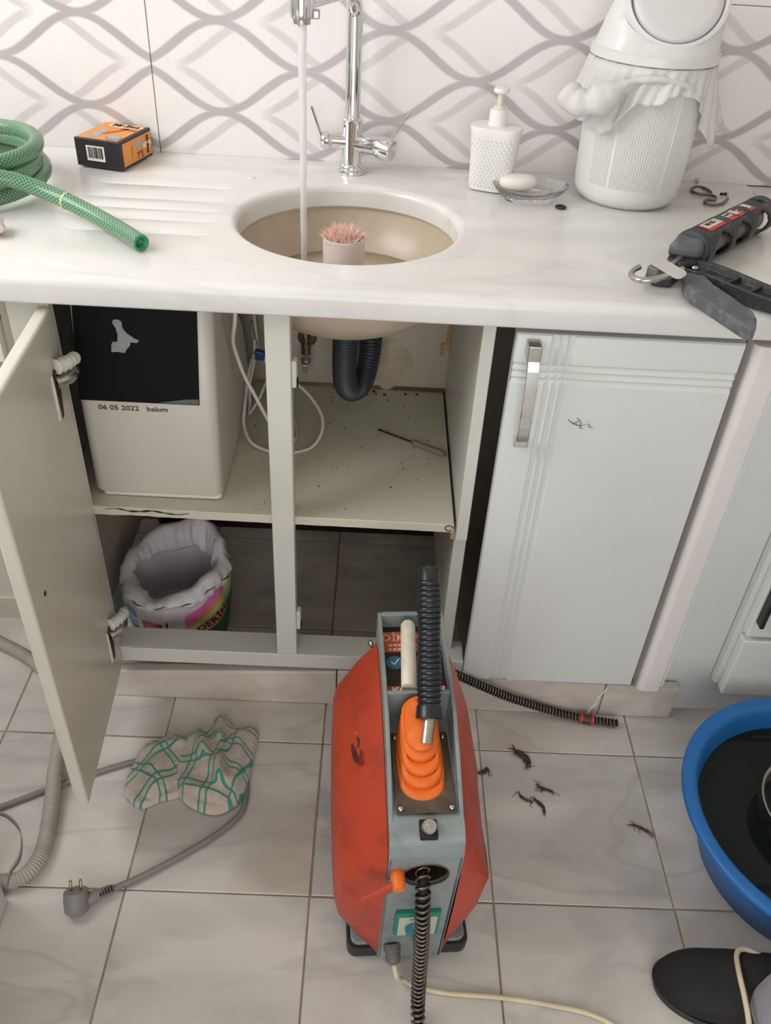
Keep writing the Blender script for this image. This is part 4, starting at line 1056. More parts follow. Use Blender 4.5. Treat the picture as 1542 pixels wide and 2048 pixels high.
# ------------------------------------------------------------------ corrugated trap
tr = thing('drain_trap', 'dark grey corrugated drain hose hanging in a bend under the sink', 'drain hose', (0.03, 0.72, 0.51))
tp = spline([(0.0125, 0.662, 0.7075), (0.011, 0.668, 0.65), (0.0105, 0.676, 0.605), (0.0125, 0.688, 0.567), (0.020, 0.705, 0.541), (0.034, 0.728, 0.532), (0.047, 0.750, 0.545), (0.0545, 0.772, 0.577), (0.056, 0.797, 0.603), (0.056, 0.825, 0.606), (0.056, 0.8505, 0.600)], 26)
M_corr = plain('corrugated_plastic', srgb(56, 60, 66), 0.4, var=0.15, scale=30)
m = MB(); m.tube(resample(tp, 0.0009), lambda t, L: 0.0208 + (0.0016 * math.sin(2 * PI * L / 0.0056) if L > 0.018 else 0.0), 24); obj('corrugated_pipe', m, M_corr, tr, smooth=True)
m = MB(); m.lathe([(0.031, 0.0), (0.031, 0.0015)], (0.058, 0.8515, 0.603), 28, (0, -1, 0)); obj('wall_hole', m, M_dark, tr)
# yellowish foam round the outlet
m = MB(); random.seed(4)
ctr = Vector((0.074, 0.8512, 0.52)); NF = 40
outl = [Vector((0.022 + 0.046 * math.cos(2 * PI * i / NF) * (1 + 0.10 * math.sin(3 * 2 * PI * i / NF) + 0.05 * math.sin(7 * 2 * PI * i / NF + 1)), 0, 0.052 * math.sin(2 * PI * i / NF) * (1 + 0.15 * math.sin(4 * 2 * PI * i / NF + 2)))) for i in range(NF)]
m.loft([[ctr + o_ * k + Vector((0, -d_, 0)) for o_ in outl] for k, d_ in ((1.0, 0.0), (0.9, 0.0012), (0.6, 0.003), (0.35, 0.0026), (0.05, 0.003))])
tag(obj('foam_patch', m, plain('old_foam', srgb(178, 164, 142), 0.9, var=0.2, scale=30, bump=0.6), autosmooth=25, loc=(0.078, 0.85, 0.48)), 'patch of yellowed filler on the wall behind the drain hose', 'filler')
m = MB()
for cx, cz, sx, sz in ((0.214, 0.725, 0.016, 0.055), (0.2, 0.70, 0.008, 0.03)):
    pr = [(cx + sx * 0.5 * math.cos(2 * PI * i / 14) * (1 + 0.2 * math.sin(5 * i)), cz - 0.14 + sz * 0.5 * math.sin(2 * PI * i / 14) * (1 + 0.15 * math.cos(3 * i))) for i in range(14)]
    pr = [(min(x, 0.2148), z) for x, z in pr]
    m.prism(pr, lambda x, z: Vector((x, 0.8513, z)), lambda x, z: Vector((x, 0.8475, z)))
tag(obj('plaster_scar', m, plain('orange_plaster', srgb(190, 140, 96), 0.9, var=0.3, scale=60), loc=(0.21, 0.85, 0.57)), 'orange-brown plaster scar on the wall in the cabinet corner', 'scar')

# ------------------------------------------------------------------ screwdriver and crumbs on the shelf
sd = thing('screwdriver', 'clear-handled voltage tester screwdriver lying on the cabinet shelf', 'screwdriver', (0.148, 0.64, 0.464))
a = Vector((0.0788, 0.682, 0.4690)); b = Vector((0.2070, 0.606, 0.4690)); dd = (b - a).normalized()
m = MB(); m.cyl(a + dd * 0.004, a + dd * 0.082, 0.0022, seg=10); m.obox(a + dd * 0.003, 0.008, 0.005, 0.0012, Matrix((dd, Vector((-dd.y, dd.x, 0)), Vector((0, 0, 1)))).transposed()); obj('blade', m, M_rust, sd)
m = MB(); m.lathe([(0.003, 0.074), (0.0062, 0.078), (0.0062, 0.086), (0.0045, 0.089), (0.0058, 0.096), (0.0062, 0.135), (0.0052, 0.144), (0.003, 0.146)], a, 12, dd)
t = NT('clear_acrylic'); t.color(srgb(150, 136, 122)); t.p(rough=0.25, trans=0.3, ior=1.45); obj('handle', m, t.m, sd, autosmooth=40)
m = MB(); random.seed(13)
for k in range(70):
    x = random.uniform(-0.17, 0.2); y = 0.42 + (0.845 - 0.42) * random.random() ** 0.7
    s_ = random.uniform(0.0006, 0.0015)
    m.obox((x, y, zs(x) + s_ * 0.6), s_ * random.uniform(1, 2.4), s_ * 1.2, s_, Matrix.Rotation(random.uniform(0, 3), 3, 'Z'))
for k in range(9):
    x = random.uniform(-0.03, 0.2); s_ = random.uniform(0.002, 0.0045)
    m.obox((x, 0.84 - random.random() * 0.02, zs(x) + 0.002), s_ * 1.6, s_, 0.003, Matrix.Rotation(random.uniform(0, 3), 3, 'Z'))
tag(obj('crumbs', m, plain('crumb', srgb(66, 50, 36), 0.9, var=0.6, scale=200), loc=(0, 0.6, 0.463)), 'dark crumbs and flakes scattered over the cabinet shelf', 'crumbs', kind='stuff')
m = MB(); m.tube([Vector((0.203 + 0.0062 * math.cos(q1), 0.4065, 0.4545 + 0.0062 * math.sin(q1))) for q1 in [2 * PI * i / 20 for i in range(19)]], 0.0008, 6); obj('wire_eye', m, M_rust, shelf, smooth=True)

# ------------------------------------------------------------------ crumpled detergent bag
bg = thing('detergent_bag', 'opened white detergent bag with a rolled rim and colourful print on the cabinet floor', 'bag', (-0.325, 0.61, 0.0))
bc_ = Vector((-0.325, 0.605, 0.0))
t = NT('detergent_print')
X, Y, Z = t.sep(t.objc())
ang = t.math('ARCTAN2', X, t.math('MULTIPLY', Y, -1.0))     # 0 = front, positive = to the right
wz = t.math('ADD', Z, t.math('MULTIPLY', t.math('SUBTRACT', t.noise(t.objc(), 14, 2), 0.5), 0.02))
def gt(a_, b_): return t.math('GREATER_THAN', a_, b_)
def lt(a_, b_): return t.math('LESS_THAN', a_, b_)
def AND(*a_):
    r = a_[0]
    for q1 in a_[1:]: r = t.math('MULTIPLY', r, q1)
    return r
slope = t.math('SUBTRACT', wz, t.math('MULTIPLY', ang, 0.075))     # bands rising to the right
c = t.mix(t.noise(t.objc(), 20, 4), srgb(216, 208, 210), srgb(188, 180, 184))
c = t.mix(AND(gt(ang, 0.30), lt(slope, 0.098)), c, t.mix(t.noise(t.objc(), 40, 3), srgb(210, 90, 150), srgb(226, 130, 176)))
c = t.mix(AND(gt(ang, 0.22), lt(slope, 0.066)), c, srgb(228, 160, 60))
c = t.mix(AND(gt(ang, 0.26), lt(slope, 0.056)), c, t.mix(t.ramp(slope, [(0.0, (0, 0, 0)), (0.055, (1, 1, 1))]), srgb(20, 120, 40), srgb(196, 214, 150)))
c = t.mix(AND(gt(ang, 0.26), lt(slope, 0.012)), c, srgb(22, 92, 42))
c = t.mix(AND(gt(ang, -0.42), lt(ang, t.math('SUBTRACT', 0.12, t.math('MULTIPLY', wz, 2.0))), lt(wz, 0.105)), c, srgb(190, 30, 90))
c = t.mix(AND(gt(ang, -0.52), lt(ang, -0.42), lt(wz, 0.10)), c, srgb(26, 70, 44))
c = t.mix(AND(lt(ang, -0.62), lt(wz, 0.115)), c, t.mix(gt(t.math('FRACT', t.math('MULTIPLY', wz, 28.0)), 0.72), srgb(96, 140, 186), srgb(30, 44, 70)))
t.color(c); t.p(rough=0.35); t.bump(t.noise(t.objc(), 26, 4), 0.4, 0.006); M_det = t.m
t = NT('bag_plastic_white'); t.color(t.mix(t.noise(t.pos(), 18, 4), srgb(230, 226, 226), srgb(216, 212, 214))); t.p(rough=0.4, trans=0.12, ior=1.2); t.bump(t.noise(t.pos(), 34, 5, 0.6, 1.0), 0.5, 0.006); M_bagw = t.m
NG = 72
def rimc(a, k=1.0):   # rim of the opening: tilted ellipse, a from the front (-y), counter-clockwise seen from above
    x = -0.322 + 0.094 * k * math.sin(a); y = 0.588 - 0.084 * k * math.cos(a)
    z = 0.178 + 0.36 * (y - 0.588) + 0.12 * (x + 0.322) + 0.006 * math.sin(3 * a) + 0.004 * math.sin(7 * a + 1)
    return Vector((x, y, z))
def side(u, v):
    a = 2 * PI * u
    top = rimc(a, 1.10)
    base = Vector((bc_.x + 0.098 * math.sin(a), bc_.y - 0.088 * math.cos(a), 0.004))
    bul = 1 + 0.10 * math.sin(PI * v) + 0.02 * math.sin(6 * a + 4 * v) + 0.015 * math.sin(11 * a - 5 * v)
    p = base.lerp(top, v)
    return Vector((bc_.x + (p.x - bc_.x) * bul, bc_.y + (p.y - bc_.y) * bul, p.z))
m = MB(); m.grid(side, NG, 16, closed_u=True); m.add([side(i / NG, 0) for i in range(NG)], [tuple(range(NG))])
o_ = obj('printed_side', m, M_det, bg, smooth=True)
m = MB()
def roll(u, v):
    a = 2 * PI * u; b = 2 * PI * v
    cth = rimc(a, 1.0)
    rad = Vector((math.sin(a), -math.cos(a), 0.1)).normalized(); up_ = Vector((0, 0.15, 1)).normalized()
    rr = 0.019 + 0.004 * math.sin(5 * a + 2 * b) + 0.003 * math.sin(13 * a + 1.5 * b) + 0.002 * math.sin(29 * a + b)
    hh = 0.024 + 0.010 * math.sin(a - 0.6) - 0.004 * math.cos(a)
    return cth + rad * rr * math.cos(b) * 0.85 + up_ * (hh * math.sin(b) - 0.004 + 0.008 * math.cos(a))
def rollc(u, v): return roll(u, v * 0.999)
m.grid(rollc, 120, 18, closed_u=True)
obj('rolled_rim', m, M_bagw, bg, smooth=True)
m = MB()
def inn(u, v):
    a = 2 * PI * u; p = rimc(a, 0.95); b_ = Vector((bc_.x + 0.085 * math.sin(a), bc_.y - 0.075 * math.cos(a), 0.03))
    q1 = p.lerp(b_, v); return q1 + Vector((0.004 * math.sin(8 * a + 5 * v), 0.004 * math.cos(7 * a), 0))
m.grid(inn, NG, 8, closed_u=True); m.add([inn(i / NG, 1) for i in range(NG)], [tuple(range(NG))]); obj('lining', m, M_bagw, bg, smooth=True)
def curved_text(s, size, a0, zc_, tilt, mt, width, off=0.0012, par=bg, plate=None):
    def on(x, y):
        xr = x * math.cos(tilt) - y * math.sin(tilt); yr = x * math.sin(tilt) + y * math.cos(tilt)
        a = a0 + xr / 0.115; z = zc_ + yr
        v = min(0.95, max(0.0, z / 0.17))
        q1 = side((a / (2 * PI)) % 1.0, v); q2 = side((a / (2 * PI)) % 1.0, min(1, v + 0.02))
        rad = Vector((math.sin(a), -math.cos(a), 0))
        return Vector((q1.x, q1.y, z)) + rad * off
    if plate:
        w, h_ = plate; mm = MB()
        mm.grid(lambda u, v: on((u - .5) * w, (v - .5) * h_) - Vector((math.sin(a0), -math.cos(a0), 0)) * 0.0008, 8, 3); obj('print_panel', mm, plain('print_orange', srgb(214, 158, 96), 0.45), par, solid=0.0004)
    mm = text_mb(s, size, 0.0, bold=size * 0.02)
    # dense enough for the curve: letters are small
    mm.v = [tuple(on(p[0], p[1])) for p in mm.v]; obj('lettering', mm, mt, par)
curved_text('DERİN', 0.028, 0.86, 0.088, 0.42, plain('navy_ink', srgb(30, 26, 66), 0.5), 0.07, plate=(0.088, 0.034))
curved_text('TEMİZ', 0.026, -0.10, 0.072, -PI / 2, M_ink, 0.03)
curved_text('Perwo', 0.022, -0.52, 0.084, -0.3, M_paper, 0.03)

# ================================================================== drain cleaning machine
MZ = 0.078
mach = thing('drain_machine', 'orange and grey drain cleaning machine with a black grip lever on the floor', 'machine', (0.157, -0.082, 0.0), (0, 0, MZ))
def scuffed(name, col, dirt, rough, amt=0.5, metal=0.0, sc=22):
    t = NT(name); v = t.objc()
    n = t.ramp(t.noise(v, sc, 7, 0.65), [(0.50, (0, 0, 0)), (0.72, (1, 1, 1))])
    s_ = t.ramp(t.noise(t.vadd(v, (3.1, 0.7, 1.9)), 95, 3, 0.5), [(0.70, (0, 0, 0)), (0.74, (1, 1, 1))])
    c = t.mix(t.math('MULTIPLY', n, amt), col, dirt)
    c = t.mix(t.math('MULTIPLY', s_, 0.5), c, tuple(min(1, x * 1.3 + 0.12) for x in col))
    t.color(c); t.p(rough=rough, metal=metal)
    t.bump(t.noise(v, sc * 0.35, 3), 0.25, 0.006)
    return t.m
M_or = scuffed('orange_paint', srgb(182, 62, 34), srgb(112, 42, 28), 0.45, 0.5)
M_gr = scuffed('grey_hammer_paint', srgb(132, 142, 142), srgb(88, 84, 78), 0.38, 0.55)
M_boot = plain('orange_rubber', srgb(232, 112, 34), 0.5, var=0.12, scale=25)
HW = 0.0485
def L(x, y, z): return Vector((x, y, z))
def lobj(nm, mb, mt, par=mach, **kw):
    return obj(nm, mb, mt, par, world=False, **kw)
# base
m = MB(); m.loft([rrect(-0.093, 0.093, -0.006, 0.285, 0.014, 0.0), rrect(-0.094, 0.094, -0.007, 0.286, 0.015, 0.012), rrect(-0.094, 0.094, -0.007, 0.286, 0.015, 0.026)]); lobj('rubber_base', m, M_black, bevel=0.002)
m = MB(); m.loft([rrect(-0.088, 0.088, -0.001, 0.280, 0.012, 0.026), rrect(-0.088, 0.088, -0.001, 0.280, 0.012, 0.034)]); lobj('base_plate', m, M_gr, bevel=0.002)
# front plate, lower plane with the round outlet
f0, f1 = L(0, -0.016, 0.016), L(0, -0.0395, 0.325)
fu = (f1 - f0).normalized(); FLn = (f1 - f0).length; fx = Vector((1, 0, 0)); fo = fx.cross(fu).normalized()   # outward
if fo.y > 0: fo = -fo
HC, HRr = 0.2755, 0.031      # hole height along the plate, radius
def fp(x, s_, o=0.0): return f0 + fx * x + fu * s_ + fo * o
m = MB(); NH = 48
s0, s1 = HC - 0.045, HC + 0.045
ring_o = []
for i in range(NH):
    a = 2 * PI * i / NH; dx, dy = math.cos(a), math.sin(a)
    tt = min(HW / abs(dx) if abs(dx) > 1e-6 else 9, 0.045 / abs(dy) if abs(dy) > 1e-6 else 9)
    ring_o.append((dx * tt, HC + dy * tt))
for cx, cy in ((HW, s0), (HW, s1), (-HW, s1), (-HW, s0)):
    k = min(range(NH), key=lambda i: (ring_o[i][0] - cx) ** 2 + (ring_o[i][1] - cy) ** 2); ring_o[k] = (cx, cy)
hx0 = 0.003
m.loft([[fp(x, s_) for x, s_ in ring_o], [fp(hx0 + HRr * math.cos(2 * PI * i / NH), HC + HRr * math.sin(2 * PI * i / NH)) for i in range(NH)], [fp(hx0 + HRr * math.cos(2 * PI * i / NH), HC + HRr * math.sin(2 * PI * i / NH), -0.006) for i in range(NH)]], False, False)
m.add([fp(-HW, 0), fp(HW, 0), fp(HW, s0), fp(-HW, s0)], [(0, 1, 2, 3)])
# bend and top of the plate
rows = [fp(0, s1)]
top = spline([fp(0, s1), L(0, -0.0400, 0.345), L(0, -0.033, 0.364), L(0, -0.016, 0.376), L(0, 0.01, 0.381), L(0, 0.05, 0.385), L(0, 0.145, 0.393)], 6)
m.grid(lambda u, v: top[round(v * (len(top) - 1))] + Vector(((u - 0.5) * 2 * HW, 0, 0)), 2, len(top))
fpl = lobj('front_plate', m, M_gr, autosmooth=40)
m = MB(); m.lathe([(HRr - 0.001, -0.005), (HRr - 0.003, -0.05), (0.002, -0.052)], fp(hx0, HC), 40, fo, False, False); lobj('outlet', m, plain('oily_dark', srgb(46, 36, 28), 0.5, var=0.5, scale=60), autosmooth=40)
m = MB(); m.tube([fp(hx0 + HRr * math.cos(2 * PI * i / 40), HC + HRr * math.sin(2 * PI * i / 40), 0.0003) for i in range(41)], 0.0011, 6); lobj('outlet_rim', m, plain('worn_edge', srgb(120, 96, 66), 0.4, 0.5), smooth=True)
# sides with raised rails
front = [(p.y, p.z) for p in [fp(0, 0), fp(0, s0), fp(0, s1)] + top[6:25:3]]
rail = [(-0.004, 0.381), (0.02, 0.396), (0.06, 0.419), (0.11, 0.440), (0.17, 0.449), (0.286, 0.4555), (0.289, 0.40), (0.286, 0.04), (0.27, 0.03)]
poly = [q1 for q1 in front if q1[0] < -0.012] + rail
for sgn in (-1, 1):
    m = MB(); m.prism(poly, lambda y, z: L(sgn * HW, y, z), lambda y, z: L(sgn * (HW - 0.0055), y, z)); lobj('side_rail', m, M_gr, bevel=0.0012)
m = MB(); m.box(-HW + 0.0055, HW - 0.0055, 0.279, 0.287, 0.05, 0.4553); lobj('back_wall', m, M_gr, bevel=0.001)
m = MB(); m.box(-HW + 0.0055, HW - 0.0055, 0.140, 0.146, 0.385, 0.4445); dv = lobj('divider', m, M_gr, bevel=0.001)
m = MB(); m.prism([(0.008 * math.cos(2 * PI * i / 11) * (1 + 0.35 * math.sin(4 * i)), 0.4 + 0.020 + 0.004 * math.sin(2 * PI * i / 11)) for i in range(11)], lambda x, z: L(x + 0.008, 0.1398, z), lambda x, z: L(x + 0.008, 0.1392, z)); lobj('scar', m, M_dark, dv)
m = MB(); m.box(-HW + 0.0055, HW - 0.0055, 0.146, 0.279, 0.425, 0.4305); tf = lobj('tray_floor', m, plain('black_sticker', srgb(34, 30, 30), 0.4, var=0.4, scale=60))
m = MB(); m.box(-0.041, 0.041, 0.228, 0.268, 0.4305, 0.4311); rs = lobj('warning_sticker', m, plain('sticker_salmon', srgb(196, 84, 58), 0.45, var=0.15, scale=40), tf)
m = MB(); m.box(-0.041, 0.041, 0.148, 0.164, 0.4305, 0.4311); rs2 = lobj('warning_sticker', m, plain('sticker_salmon2', srgb(196, 78, 54), 0.45, var=0.15, scale=40), tf)
def ttext(s, size, x, y, mt, par, z=0.4315, bold=0.0003):
    mm = text_mb(s, size, 0.0001, bold); place(mm, Matrix.Translation((x, y, z))); lobj('lettering', mm, mt, par)
M_pinkink = plain('faded_white_ink', srgb(226, 186, 168), 0.5)
ttext('DİKKATLİ', 0.0185, 0.0, 0.2555, M_pinkink, tf)
for yb_ in (0.2395, 0.2310):
    m = MB(); xq = -0.034
    random.seed(int(yb_ * 10000))
    while xq < 0.032:
        wq = random.uniform(0.003, 0.007); m.box(xq, xq + wq, yb_, yb_ + 0.0042, 0.4311, 0.4313); xq += wq + 0.0015
    lobj('small_print', m, M_pinkink, tf)
ttext('KONTROL', 0.0165, 0.004, 0.1555, M_paper, tf)
for bx_, by_, col in ((-0.027, 0.208, srgb(58, 110, 140)), (0.012, 0.208, srgb(190, 40, 54)), (0.018, 0.176, srgb(64, 70, 140))):
    m = MB(); m.lathe([(0.0125, 0.4305), (0.0125, 0.4310)], (bx_, by_, 0), 24); bd = lobj('badge', m, plain('badge', col, 0.4, var=0.15), tf)
    m = MB(); m.tube([L(bx_ - 0.005, by_ + 0.001, 0.4313), L(bx_ - 0.0015, by_ - 0.0045, 0.4313), L(bx_ + 0.006, by_ + 0.006, 0.4313)], 0.0012, 5); lobj('tick', m, M_paper, bd)
for k in range(7):
    random.seed(40 + k)
    m = MB(); m.lathe([(random.uniform(0.003, 0.006), 0.4305), (0.002, 0.4309)], (random.uniform(0.0, 0.03), random.uniform(0.17, 0.20), 0), 7); lobj('flake', m, M_pinkink if k % 2 else M_rust, tf)
# white roller lying in the tray
m = MB(); ra0 = L(-0.0125, 0.152, 0.4420); ra1 = L(-0.0045, 0.268, 0.4500); rd = (ra1 - ra0)
m.lathe([(0.0095, 0), (0.0110, 0.002), (0.0108, rd.length - 0.006), (0.0085, rd.length - 0.001), (0.003, rd.length)], ra0, 24, rd); lobj('roller', m, plain('stained_ivory', srgb(222, 212, 192), 0.5, var=0.15, scale=50), autosmooth=40)
# covers
def cover(sg, out):
    rim = [(-0.013, 0.024), (-0.026, 0.10), (-0.034, 0.20), (-0.0375, 0.285), (-0.036, 0.330), (-0.022, 0.352), (0.03, 0.372), (0.10, 0.398), (0.17, 0.412), (0.255, 0.418), (0.276, 0.400), (0.281, 0.33), (0.281, 0.20), (0.278, 0.09), (0.262, 0.045), (0.13, 0.036)]
    cy, cz = 0.125, 0.215
    def ins(d, zz=0.0):
        o_ = []
        for y, z in rim:
            v_ = Vector((cy - y, cz - z)); v2 = Vector((math.copysign(min(abs(v_.x), d), v_.x), math.copysign(min(abs(v_.y), d), v_.y)))
            o_.append((y + v2.x, z + v2.y))
        return o_
    def smooth_ring(pts, x):
        sp = spline([L(x, y, z) for y, z in pts], 4, closed=True); return sp
    def flat_ring(pts, x): return [L(x, y, z) for y, z in pts]
    tl = 0.055 if sg < 0 else 0.115
    def cut(d, lo, tk):     # inset that grows towards the top, the front and the bottom, like the dished sheet
        o_ = []
        for (y, z), (yi, zi) in zip(rim, ins(d)):
            k = max(0.0, 1 - (z - 0.02) / 0.12)
            kt = max(0.0, min(1.0, (z - 0.25) / 0.12))
            o_.append((yi + lo * k * (1 if yi < 0.12 else -1) + (0.025 * tk * kt if yi < 0 else 0), zi + lo * 0.9 * k - tl * tk * kt))
        return o_
    rings = [flat_ring(ins(0.0), sg * (HW + 0.0008)), flat_ring(ins(0.003), sg * (HW + 0.004)), flat_ring(cut(0.010, 0.010, 0.35), sg * (HW + (out - HW) * 0.45)), flat_ring(cut(0.022, 0.022, 0.85), sg * (out - 0.006)), flat_ring(cut(0.032, 0.030, 1.0), sg * out), flat_ring(cut(0.07, 0.03, 1.0), sg * (out + 0.003))]
    mm = MB(); mm.loft(rings, False, True)
    return lobj('cover', mm, M_or, autosmooth=80, bevel=0.003, segs=2)
cl_ = cover(-1, 0.1135); cr_ = cover(1, 0.102)
for sg, cv in ((-1, cl_), (1, cr_)):
    for y, z in ((-0.022, 0.330), (0.262, 0.404)):
        m = MB(); m.lathe([(0.006, 0), (0.005, 0.003), (0.001, 0.0042)], L(sg * (HW + 0.0085), y + 0.012, z - 0.004), 12, (sg, -0.6, 0.35)); lobj('screw', m, M_brushed, cv, smooth=True)
# painted mark on the near cover
m = MB()
cn = Vector((-0.803, 0, 0.596)) * 0.0016
for pts in ([(-0.0767, 0.1479, 0.3704), (-0.0837, 0.1432, 0.3610), (-0.0872, 0.1228, 0.3563), (-0.0855, 0.0978, 0.3586), (-0.0806, 0.0880, 0.3652), (-0.0773, 0.1042, 0.3697)], [(-0.0804, 0.1342, 0.3655), (-0.0790, 0.1200, 0.3672), (-0.0815, 0.1120, 0.3640)]):
    m.tube(spline([Vector(p) + cn for p in pts], 6), lambda t_, L_: 0.0012 + 0.0022 * math.sin(PI * t_), 6, flat=0.5)
lobj('painted_mark', m, plain('worn_black_paint', srgb(72, 34, 30), 0.6, var=0.4, scale=80), cl_)
# boot: four stacked rounded steps
def stad(cy, z, ly, wx, tilt=0.0, n=28, cx=-0.002):
    out = []
    for i in range(n):
        a = 2 * PI * i / n
        y = (ly - wx) * (1 if math.sin(a) > 0 else -1) + wx * math.sin(a) if abs(math.sin(a)) > 1e-6 else 0
        y = wx * math.sin(a) + (ly - wx) * max(-1, min(1, 2.2 * math.sin(a)))
        out.append(L(cx + wx * math.cos(a), cy + y, z + tilt * y))
    return out
m = MB()
rings = []
steps = [(0.072, 0.386, 0.061, 0.0320), (0.080, 0.398, 0.053, 0.0290), (0.088, 0.409, 0.047, 0.0268), (0.097, 0.419, 0.040, 0.0250)]
for k, (cy, z, ly, wx) in enumerate(steps):
    tl = 0.10 + 0.10 * k
    rings += [stad(cy, z, ly, wx, tl), stad(cy, z + 0.006, ly, wx, tl), stad(cy, z + 0.0085, ly - 0.0025, wx - 0.0025, tl), stad(cy + 0.002, z + 0.0088, ly - 0.0068, wx - 0.0058, tl)]
rings += [stad(0.098, 0.434, 0.034, 0.0200, 0.42), stad(0.096, 0.440, 0.026, 0.0150, 0.45), stad(0.096, 0.440, 0.003, 0.0025, 0.45)]
m.loft(rings, True, True); lobj('boot', m, M_boot, autosmooth=45)
m = MB(); m.box(-0.0395, 0.0395, 0.016, 0.136, 0.3835, 0.3875); bp_ = lobj('boot_plate', m, plain('greasy_plate', srgb(92, 78, 64), 0.45, 0.3, var=0.4, scale=40), bevel=0.001)
bp_.rotation_euler = (0.055, 0, 0); bp_.location = (0, 0, -0.0025)
for x, y in ((-0.033, 0.022), (0.033, 0.022), (-0.033, 0.128), (0.033, 0.128)):
    m = MB(); m.lathe([(0.0042, 0.3875), (0.0038, 0.3905), (0.001, 0.3918)], (x, y, 0), 12); lobj('bolt', m, M_brushed, bp_, smooth=True)
# lever rod and ribbed grip (world positions)
R0 = Vector((0.1548, -0.018, 0.424)); G0 = Vector((0.1585, 0.0150, 0.4435)); G1 = Vector((0.1535, 0.1800, 0.5650))
m = MB(); m.tube([R0 + (G0 - R0) * 0.15, R0.lerp(G0, 0.5), G0, G0.lerp(G1, 0.5)], 0.0082, 18); obj('lever_rod', m, plain('zinc_rod', srgb(188, 182, 172), 0.3, 0.9, var=0.15, scale=60), mach, autosmooth=40)
gd_ = G1 - G0; GLn = gd_.length
prof = [(0.0165, 0.0), (0.0180, 0.001), (0.0168, 0.016), (0.0148, 0.019)]
nr = 22
for k in range(nr):
    s_ = 0.020 + (GLn - 0.040) * k / nr; w = (GLn - 0.040) / nr
    bul = 0.0155 + 0.0014 * math.sin(PI * (0.15 + 1.7 * k / nr)) ** 2
    prof += [(bul - 0.0018, s_), (bul, s_ + w * 0.22), (bul + 0.0003, s_ + w * 0.5), (bul, s_ + w * 0.78), (bul - 0.0018, s_ + w * 0.97)]
prof += [(0.0148, GLn - 0.020), (0.0152, GLn - 0.006), (0.0168, GLn - 0.001), (0.0160, GLn), (0.001, GLn)]
m = MB(); m.lathe(prof, G0, 28, gd_); obj('grip', m, plain('black_rubber', srgb(30, 33, 37), 0.33, var=0.2, scale=60), mach, autosmooth=50)
# lock knob, clamp lever, switch, gland
m = MB(); m.box(-0.0105, 0.0125, -0.036, -0.010, 0.3705, 0.3795); lobj('slot', m, M_dark, bevel=0.002)
m = MB(); m.lathe([(0.0095, 0), (0.0095, 0.014), (0.0085, 0.0155), (0.0035, 0.0155), (0.0030, 0.0165), (0.0005, 0.0165)], L(0.001, -0.022, 0.3765), 24, (0, -0.35, 0.93)); lobj('lock_knob', m, M_brushed, autosmooth=40)
k0 = fp(-0.0355, HC + 0.012, 0.0)
m = MB(); m.lathe([(0.0085, 0), (0.0095, 0.004), (0.0095, 0.020), (0.0075, 0.024), (0.002, 0.0245)], k0, 20, fo); ck = lobj('clamp_knob', m, M_boot, autosmooth=40)
m = MB(); e0_, e1_ = k0 + fo * 0.016, k0 + fo * 0.020 + L(-0.048, -0.010, -0.010)
m.loft([[e0_ + L(0, -0.005, 0.007), e0_ + L(0, 0.005, 0.007), e0_ + L(0, 0.005, -0.007), e0_ + L(0, -0.005, -0.007)], [e1_ + L(0, -0.003, 0.006), e1_ + L(0, 0.003, 0.006), e1_ + L(0, 0.003, -0.006), e1_ + L(0, -0.003, -0.006)]]); lobj('clamp_arm', m, M_or, ck, bevel=0.002)
m = MB(); m.cyl(k0 + L(0.004, 0, -0.014), k0 + L(0.004, 0, -0.014) + fo * 0.018, 0.0045, seg=12); lobj('clamp_pin', m, M_brushed, ck)
SWC = 0.135
def sq(x0, x1, sa, sb, o0, o1):
    mm = MB(); mm.loft([[fp(x0, sa, o), fp(x1, sa, o), fp(x1, sb, o), fp(x0, sb, o)] for o in (o0, o1)]); return mm
M_teal = plain('teal_plastic', srgb(24, 128, 112), 0.4, var=0.1)
sw = lobj('switch', sq(-0.030, 0.034, SWC - 0.036, SWC + 0.036, 0, 0.007), M_teal, bevel=0.0015)
lobj('switch_face', sq(-0.025, 0.029, SWC - 0.032, SWC + 0.026, 0.007, 0.0082), plain('aged_plate', srgb(196, 196, 178), 0.5, var=0.12, scale=50), sw)
m = MB(); m.lathe([(0.0175, 0.0082), (0.0165, 0.016), (0.010, 0.018)], fp(0.002, SWC - 0.006), 24, fo); lobj('switch_dial', m, plain('dial_blue', srgb(30, 130, 140), 0.4, var=0.1), sw, autosmooth=40)
m = MB(); m.loft([[fp(-0.004, SWC - 0.026, 0.012), fp(0.008, SWC - 0.026, 0.012), fp(0.008, SWC + 0.010, 0.012), fp(-0.004, SWC + 0.010, 0.012)], [fp(0.0, SWC - 0.048, 0.034), fp(0.006, SWC - 0.048, 0.034), fp(0.007, SWC + 0.006, 0.030), fp(-0.003, SWC + 0.006, 0.030)]]); lobj('switch_handle', m, M_teal, sw, bevel=0.0015)
lobj('print_bar', sq(-0.010, 0.016, SWC + 0.019, SWC + 0.022, 0.0082, 0.0085), plain('faded_print', srgb(120, 124, 116), 0.5), sw)
gb = fp(-0.0285, 0.052, -0.002); gdn = L(0.08, -0.75, -0.65).normalized()
m = MB(); m.lathe([(0.0115, 0), (0.0125, 0.004), (0.0125, 0.012), (0.0105, 0.013), (0.0115, 0.018), (0.0110, 0.026), (0.0065, 0.030)], gb, 12, gdn); lobj('cable_gland', m, plain('dirty_grey_plastic', srgb(104, 98, 92), 0.6, var=0.3, scale=40), autosmooth=30)
MWm = world_of(mach); gw = MWm @ (gb + gdn * 0.028)
M_cord = plain('cream_cord', srgb(214, 200, 168), 0.45, var=0.12, scale=30)
